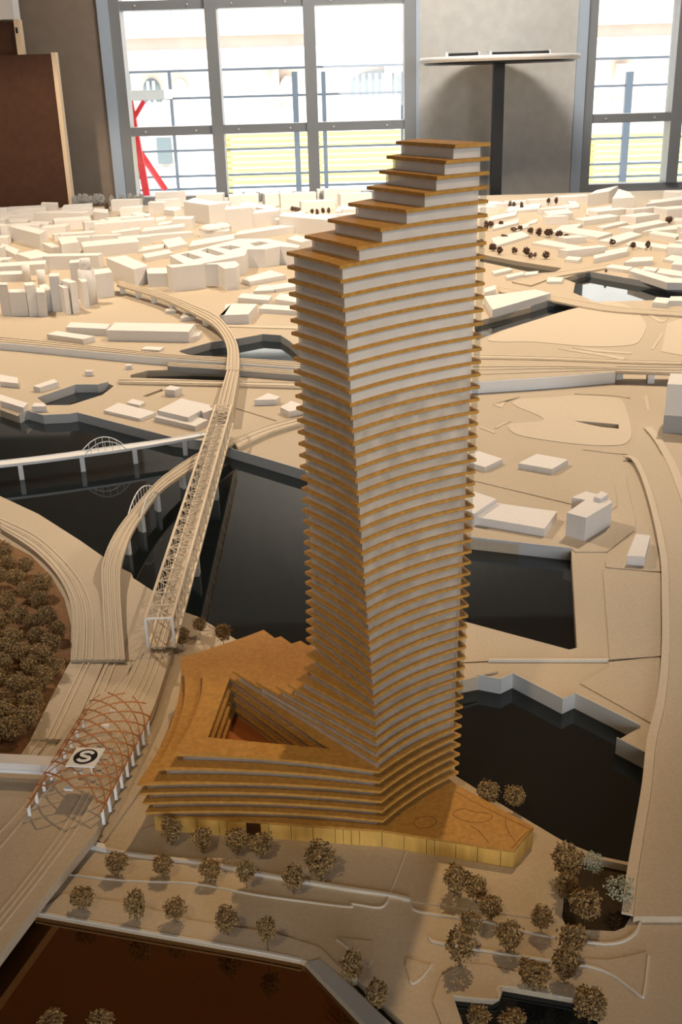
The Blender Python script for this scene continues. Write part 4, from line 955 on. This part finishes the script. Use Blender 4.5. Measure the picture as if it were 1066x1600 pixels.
def fill(row, poly, want, size, hgt, ang, gap=0.02):
    reg = PX(poly); xs_ = [p[0] for p in reg]; ys_ = [p[1] for p in reg]; got = 0
    for _ in range(1500):
        if got >= want: break
        x, y = fr_.uniform(min(xs_), max(xs_)), fr_.uniform(min(ys_), max(ys_))
        if not pin(x, y, reg): continue
        l, w_ = fr_.uniform(*size), fr_.uniform(size[0] * .45, size[0] * .9); an = ang + fr_.gauss(0, .12); h = fr_.uniform(*hgt)
        ca, sa = math.cos(an), math.sin(an)
        P = [(x + ca * u * l / 2 - sa * v_ * w_ / 2, y + sa * u * l / 2 + ca * v_ * w_ / 2) for u, v_ in ((-1, -1), (1, -1), (1, 1), (-1, 1))]
        if not all(TX0 + .05 < a < TX1 - .05 and b < TY1 - .03 for a, b in P): continue
        GP = grow(P, gap); x0_, x1_, y0_, y1_ = min(a for a, b in GP), max(a for a, b in GP), min(b for a, b in GP), max(b for a, b in GP)
        near_ = [T_ for T_ in taken if min(a for a, b in T_) < x1_ and max(a for a, b in T_) > x0_ and min(b for a, b in T_) < y1_ and max(b for a, b in T_) > y0_]
        if near_:
            S_p = samples(GP)
            if any(pin(a, b, T_) for T_ in near_ for a, b in S_p) or any(pin(a, b, GP) for T_ in near_ for a, b in T_): continue
        taken.append(P); got += 1
        f_ = ROT.transposed() @ (Vector((x, y, h)) - Vector((0, 0, H)))
        rows[row].append((533 + FPX * f_.x / -f_.z, 1000 + len(taken), P, h, None))
fill(A, [(-30, 331), (-30, 322), (330, 316), (560, 314), (560, 322), (330, 326)], 14, (0.10, 0.24), (0.03, 0.07), 0.1)
fill(A2, [(-30, 350), (-30, 333), (330, 326), (560, 322), (560, 345), (330, 340)], 12, (0.10, 0.24), (0.025, 0.05), 0.12)
fill(Bc, [(100, 375), (140, 345), (330, 340), (540, 350), (540, 378), (400, 370), (250, 398), (200, 398)], 14, (0.09, 0.22), (0.02, 0.045), 0.25)
fill(C_, [(-30, 440), (-30, 350), (130, 345), (150, 400), (120, 425), (60, 425)], 13, (0.09, 0.20), (0.025, 0.05), 0.1)
fill(R_a, [(870, 400), (890, 318), (1100, 312), (1100, 400), (1000, 400)], 12, (0.09, 0.22), (0.02, 0.04), 0.35)
fill(R_c, [(755, 345), (755, 322), (900, 316), (900, 400), (860, 372), (800, 350)], 9, (0.08, 0.18), (0.015, 0.03), 0.2)
fill(R_b, [(920, 420), (960, 395), (1100, 395), (1100, 432), (1040, 430)], 5, (0.08, 0.15), (0.015, 0.03), -0.3)
def bname(L, Wd, h):
    if h > 1.1 * max(L, Wd): return 'tall narrow'
    if L > 3 * Wd and h < 0.6 * Wd: return 'long flat'
    if L > 2.6 * Wd: return 'long'
    if h < 0.25 * Wd: return 'flat'
    if h > 0.9 * Wd: return 'tall'
    return 'compact'
def inset(P2, f):
    cx = sum(p[0] for p in P2) / len(P2); cy = sum(p[1] for p in P2) / len(P2)
    return [(cx + (x - cx) * f, cy + (y - cy) * f) for x, y in P2]
for row, lst in rows.items():
    lst.sort()
    for k, (x, i, P2, h, kind) in enumerate(lst):
        L = max(math.dist(P2[0], P2[1]), math.dist(P2[1], P2[2])); Wd = min(math.dist(P2[0], P2[1]), math.dist(P2[1], P2[2]))
        pos = '%s from the left' % ORD[k + 1] if k else 'leftmost'
        lab = '%s white card block, %s in %s' % (bname(L, Wd, h), pos, row)
        if isinstance(kind, list):
            o = empty('perimeter_block', 'large white card complex with four roof courtyards', 'building', loc=(P2[0][0], P2[0][1], 0))
            hs = [[G2(x_, y_, h) for x_, y_ in q_] for q_ in kind]
            pchild(prism('block_body', P2, 0, h, M['white'], holes=hs), o); continue
        if kind in (None, 'slab'):
            me = prism_mesh('city_block', [(p[0] - P2[0][0], p[1] - P2[0][1]) for p in P2], 0, h)
            o = put('city_block', me, M['white']); o.location = (P2[0][0], P2[0][1], 0); tag(o, lab, 'building', 'white card city blocks'); continue
        o = empty('city_block', lab, 'building', 'white card city blocks', loc=(P2[0][0], P2[0][1], 0))
        if kind == 'hall':
            a, b, c, d_ = [Vector((*p, 0)) for p in P2]; u = 0.55
            pts2 = [a, b, c, d_]
            v = [a, b, c, d_] + [p + Vector((0, 0, h)) for p in (a, b)] + [a.lerp(d_, .85) + Vector((0, 0, h * 1.12)), b.lerp(c, .85) + Vector((0, 0, h * 1.12))] + [c + Vector((0, 0, h)), d_ + Vector((0, 0, h))]
            f = [(0, 1, 5, 4), (4, 5, 7, 6), (6, 7, 8, 9), (2, 3, 9, 8), (1, 2, 8, 7, 5), (3, 0, 4, 6, 9), (3, 2, 1, 0)]
            pchild(put('hall_body', mesh('hall_body', v, f), M['white']), o)
        elif kind == 'dome':
            pchild(prism('block_body', P2, 0, h, M['white']), o)
            for t, r in ((.35, .045), (.7, .035)):
                cx = P2[0][0] + (P2[2][0] - P2[0][0]) * t; cy = P2[0][1] + (P2[2][1] - P2[0][1]) * t
                pchild(lathe('dome', [(r, h), (r * .9, h + .012), (r * .5, h + .02)], 16, M['white'], (cx, cy, 0)), o)
        elif kind == 'gable':
            zt_ = [h, h * 1.05, h * 1.25, h * 1.1]
            pchild(prism('block_body', P2, 0, zt_, M['white']), o)
        elif kind == 'boxtop':
            pchild(prism('block_body', P2, 0, h, M['white']), o)
            h2 = h + 0.005; pchild(prism('roof_box', PX([(928, 776), (939, 779), (951, 772), (940, 767)], h2), h, h2, M['white']), o)
        elif kind == 'plinth':
            pchild(prism('block_body', P2, h * 0.38, h, M['white']), o); pchild(prism('block_plinth', inset(P2, 1.02), 0, h * 0.38, M['grey']), o)
# round towers of the front cluster
def cyl(lab, cx, ytop, rpx, base, tops=()):
    h = 0.05
    for _ in range(4):
        g = G(cx, ytop, h); fx = ROT.transposed() @ (Vector((g.x, g.y, 0)) - Vector((0, 0, H))); h = height_at(533 + FPX * fx.x / -fx.z, base, ytop)
    g = G(cx, ytop, h); dist = (g - Vector((0, 0, H))).length; r = rpx * dist / FPX
    o = empty('round_tower', lab, 'building', loc=(g.x, g.y, 0))
    lathe('drum', [(r, 0), (r, h)], 28, M['white'], parent=o)
    for rr, dh in tops: lathe('upper_drum', [(r * rr, h), (r * rr, h + dh)], 24, M['white'], parent=o)
cyl('tall round white tower with a smaller drum on top in the left cluster', 134, 421, 12.3, 475, ((0.65, 0.028),))
cyl('short white round drum on the roofs of the left cluster, behind', 39, 412, 6, 440); cyl('short white round drum amid the left cluster roofs, right of the other drum', 63, 422, 6, 452)
# ================================================================== trees
def crown_mesh(name, seed, n, rx, rz, leaf, squash=1.0):
    r = random.Random(seed); v, f = [], []
    for i in range(n):
        while True:
            p = Vector((r.uniform(-1, 1), r.uniform(-1, 1), r.uniform(-1, 1)))
            if 0.25 < p.length < 1: break
        p = p.normalized() * (0.45 + 0.55 * r.random() ** 0.5) * (0.86 + 0.2 * math.sin(5 * p.x + seed) * math.cos(4 * p.y + seed))
        c = Vector((p.x * rx, p.y * rx, p.z * rz)); s = leaf * r.uniform(0.6, 1.25)
        ax = Vector((r.gauss(0, 1), r.gauss(0, 1), r.gauss(0, 1))).normalized(); b = ax.orthogonal().normalized(); d = ax.cross(b)
        o = len(v)
        v += [c + ax * s * 1.3, c + b * s * .6, c + d * s * .6, c - b * s * .6, c - d * s * .6, c - ax * s * 1.3]
        f += [(o, o + 1, o + 2), (o, o + 2, o + 3), (o, o + 3, o + 4), (o, o + 4, o + 1), (o + 5, o + 2, o + 1), (o + 5, o + 3, o + 2), (o + 5, o + 4, o + 3), (o + 5, o + 1, o + 4)]
    return mesh(name, v, f)
def trunk_mesh(name):
    v, f = [], []; seg = 6
    prof = [(0.09, 0), (0.06, 0.5), (0.05, 1.0)]
    for r, z in prof:
        for k in range(seg): a = 2 * math.pi * k / seg; v.append((r * math.cos(a), r * math.sin(a), z))
    for i in range(2):
        for k in range(seg): f.append((i * seg + k, i * seg + (k + 1) % seg, (i + 1) * seg + (k + 1) % seg, (i + 1) * seg + k))
    for a in (0.4, 2.5, 4.6):                      # three twigs into the crown
        o = len(v); dx, dy = math.cos(a) * .45, math.sin(a) * .45
        v += [(.04, 0, .75), (-.04, .03, .75), (0, -.04, .75), (dx, dy, 1.5)]; f += [(o, o + 1, o + 3), (o + 1, o + 2, o + 3), (o + 2, o, o + 3)]
    return mesh(name, v, f)
CR = {}
for mm in ('leaf', 'leaf_pale', 'leaf_dark', 'leaf_white'):
    CR[mm] = []
    for s_ in range(5 if mm == 'leaf' else 3):
        me = crown_mesh('crown', 11 + s_ + len(mm), 620 if mm == 'leaf' else 240, 1, 1, 0.095 if mm not in ('leaf_dark', 'leaf_white') else 0.17); me.materials.append(M[mm]); CR[mm].append(me)
TRK = trunk_mesh('trunk'); TRK.materials.append(M['trunk'])
trc = random.Random(5)
def tree(cx, cy, rx, ry, foot, lab, group, mm='leaf', z0=0.0):
    """crown centre and half-sizes in photo pixels, foot = row of the trunk base"""
    g = G(cx, foot, z0); dist = (g - Vector((0, 0, H))).length
    hc = height_at(cx, foot, cy, z0) - z0; r = rx * dist / FPX; rz = ry * dist / FPX
    hc = max(hc, rz * 0.9)
    o = empty('tree', lab, 'tree', group, loc=g); o.rotation_euler = (0, 0, trc.uniform(0, 6.28))
    c = put('crown', trc.choice(CR[mm]), None, o); c.location = (0, 0, hc); c.scale = (r, r, rz)
    t = put('trunk', TRK, None, o); t.scale = (hc * 0.22, hc * 0.22, hc * 0.95)
    return o
def trow(lst, phrase, group, mm='leaf', look='beige dried-flower tree', z0=0.0):
    lst = sorted(lst)
    for k, t in enumerate(lst):
        nm = ('%s from the left' % ORD[k + 1] if k else 'leftmost') if len(lst) > 1 else 'single one'
        tree(*t, '%s, %s %s' % (look, nm, phrase), group, mm, z0)
trow([(270, 1296, 17, 22, 1322), (318, 1308, 17, 20, 1334), (371, 1311, 20, 21, 1338), (409, 1317, 21, 19, 1342)], 'in the row right before the plinth planks', 'trees before the plinth')
trow([(185, 1346, 19, 17, 1369), (257, 1350, 18, 17, 1371), (330, 1357, 18, 17, 1378), (386, 1361, 16, 21, 1388), (460, 1371, 19, 21, 1398)], 'in the row along the thick white kerb', 'trees along the white kerb')
tree(502, 1341, 27, 30, 1376, 'large cone shaped beige tree standing before the middle of the plinth', 'trees along the white kerb')
trow([(131, 1401, 19, 17, 1424), (215, 1411, 18, 25, 1441), (277, 1419, 19, 17, 1443), (357, 1436, 19, 24, 1464), (419, 1450, 16, 22, 1488)], 'in the row beside the brown basin', 'trees beside the brown basin')
trow([(550, 1508, 19, 26, 1540), (590, 1551, 18, 23, 1582)], 'of the two by the diagonal ramp', 'trees by the ramp')
trow([(714, 1371, 24, 21, 1400), (744, 1387, 18, 20, 1412), (766, 1416, 19, 20, 1440), (736, 1441, 19, 21, 1466), (719, 1476, 24, 30, 1512), (795, 1461, 22, 23, 1488), (846, 1432, 18, 19, 1458)], 'in the clump right of the plinth', 'trees right of the plinth')
trow([(884, 1342, 26, 26, 1376), (884, 1382, 19, 22, 1410), (914, 1411, 25, 25, 1442), (893, 1466, 23, 23, 1494), (882, 1505, 22, 26, 1536)], 'in the column beside the sunken square', 'trees beside the sunken square')
tree(925, 1346, 15, 21, 1376, 'pale green tree at the corner of the black dock', 'pale green trees', 'leaf_pale'); tree(966, 1386, 24, 19, 1412, 'pale mint tree inside the sunken square', 'pale green trees', 'leaf_pale')
trow([(834, 1521, 27, 20, 1546), (920, 1566, 26, 25, 1600), (748, 1587, 19, 16, 1612), (801, 1594, 22, 14, 1615)], 'around the black basin at the bottom right', 'trees around the bottom right basin')
trow([(85, 1592, 20, 12, 1620), (160, 1594, 20, 14, 1622)], 'of the two cut by the bottom edge', 'trees at the bottom edge')
trow([(762, 1235, 19, 19, 1262), (803, 1243, 18, 17, 1271)], 'of the pair on the dock bank', 'trees on the dock bank')
trow([(286, 991, 14, 16, 1011), (313, 975, 12, 12, 993), (350, 987, 14, 16, 1009)], 'behind the podium by the truss portal', 'trees behind the podium')
# dense grove
gpoly = [(-20, 850), (10, 852), (50, 880), (72, 915), (88, 955), (98, 1000), (96, 1050), (72, 1085), (48, 1120), (25, 1145), (-20, 1160)]
def inside(x, y, P):
    c = False
    for i in range(len(P)):
        (x1, y1), (x2, y2) = P[i], P[i - 1]
        if (y1 > y) != (y2 > y) and x < (x2 - x1) * (y - y1) / (y2 - y1) + x1: c = not c
    return c
gr = random.Random(21); pts = []
for _ in range(4000):
    x, y = gr.uniform(-20, 105), gr.uniform(850, 1160)
    if inside(x, y, gpoly) and all(math.hypot(x - a, (y - b) * 1.15) > 24 for a, b in pts): pts.append((x, y))
for x, y in pts:
    s_ = (14 + (y - 850) / 300 * 5) * gr.uniform(.85, 1.15)
    tree(x, y - 4, s_, s_ * 1.0, y + s_ * 0.95, 'beige dried-flower tree packed in the dense grove inside the rail curve', 'trees of the dense grove', z0=0.0012)
tree(20, 1136, 20, 20, 1160, 'rounded beige tree standing apart at the lower end of the grove', 'trees of the dense grove', z0=0.0012)
# far trees
trow([(752, 380, 4, 7, 388), (760, 352, 4, 8, 361), (770, 386, 6, 6, 393), (781, 391, 5, 6, 398), (804, 391, 5, 5, 397), (823, 392, 6, 6, 400), (829, 399, 4, 5, 405), (836, 398, 3, 4, 403), (853, 398, 6, 6, 405),
      (767, 350, 5, 5, 356), (783, 349, 4, 4, 354), (803, 358, 6, 3, 362), (813, 356, 4, 4, 361), (829, 360, 5, 5, 366), (842, 362, 5, 6, 369), (857, 363, 7, 6, 371), (874, 366, 6, 6, 373), (885, 369, 5, 4, 374), (902, 373, 6, 4, 378),
      (788, 369, 6, 3, 373)],
     'among those right of the tower top', 'far dark trees right of the tower', 'leaf_dark', 'tiny dark red-brown tree')
trow([(797, 319, 3, 6, 327), (803, 320, 3, 5, 327), (815, 321, 3, 6, 329), (857, 313, 3, 4, 321), (869, 313, 3, 5, 322)], 'of the five standing below the grey wall', 'far trees below the wall', 'leaf_dark', 'tiny dark tree')
trow([(957, 378, 5, 5, 385), (989, 383, 5, 5, 390), (1012, 382, 4, 6, 391), (1045, 343, 6, 5, 350), (984, 333, 2, 4, 339), (947, 423, 2, 3, 428)], 'among the blocks of the far right city', 'far trees of the right city', 'leaf_dark', 'tiny dark brown tree')
trow([(457, 326, 3, 4, 332), (464, 327, 6, 4, 333), (496, 331, 3, 5, 339), (505, 329, 3, 5, 338), (514, 329, 3, 5, 338), (488, 330, 3, 4, 337), (168, 325, 4, 9, 335)], 'of the dark ones left of the tower top', 'far trees left of the tower', 'leaf_dark', 'tiny dark tree')
xs = [118, 127, 135, 143, 152, 160, 176, 192, 205, 213, 222, 258, 266, 274, 362, 372, 382] + [404 + 11 * k for k in range(14)]
trow([(x, 314 - 7 * x / 560 - (2 if k % 3 else -1), 5, 8, 325 - 8 * x / 560) for k, x in enumerate(xs)], 'in the frosted hedge row under the left window', 'white tipped trees at the far edge', 'leaf_white', 'tiny white-tipped tree')
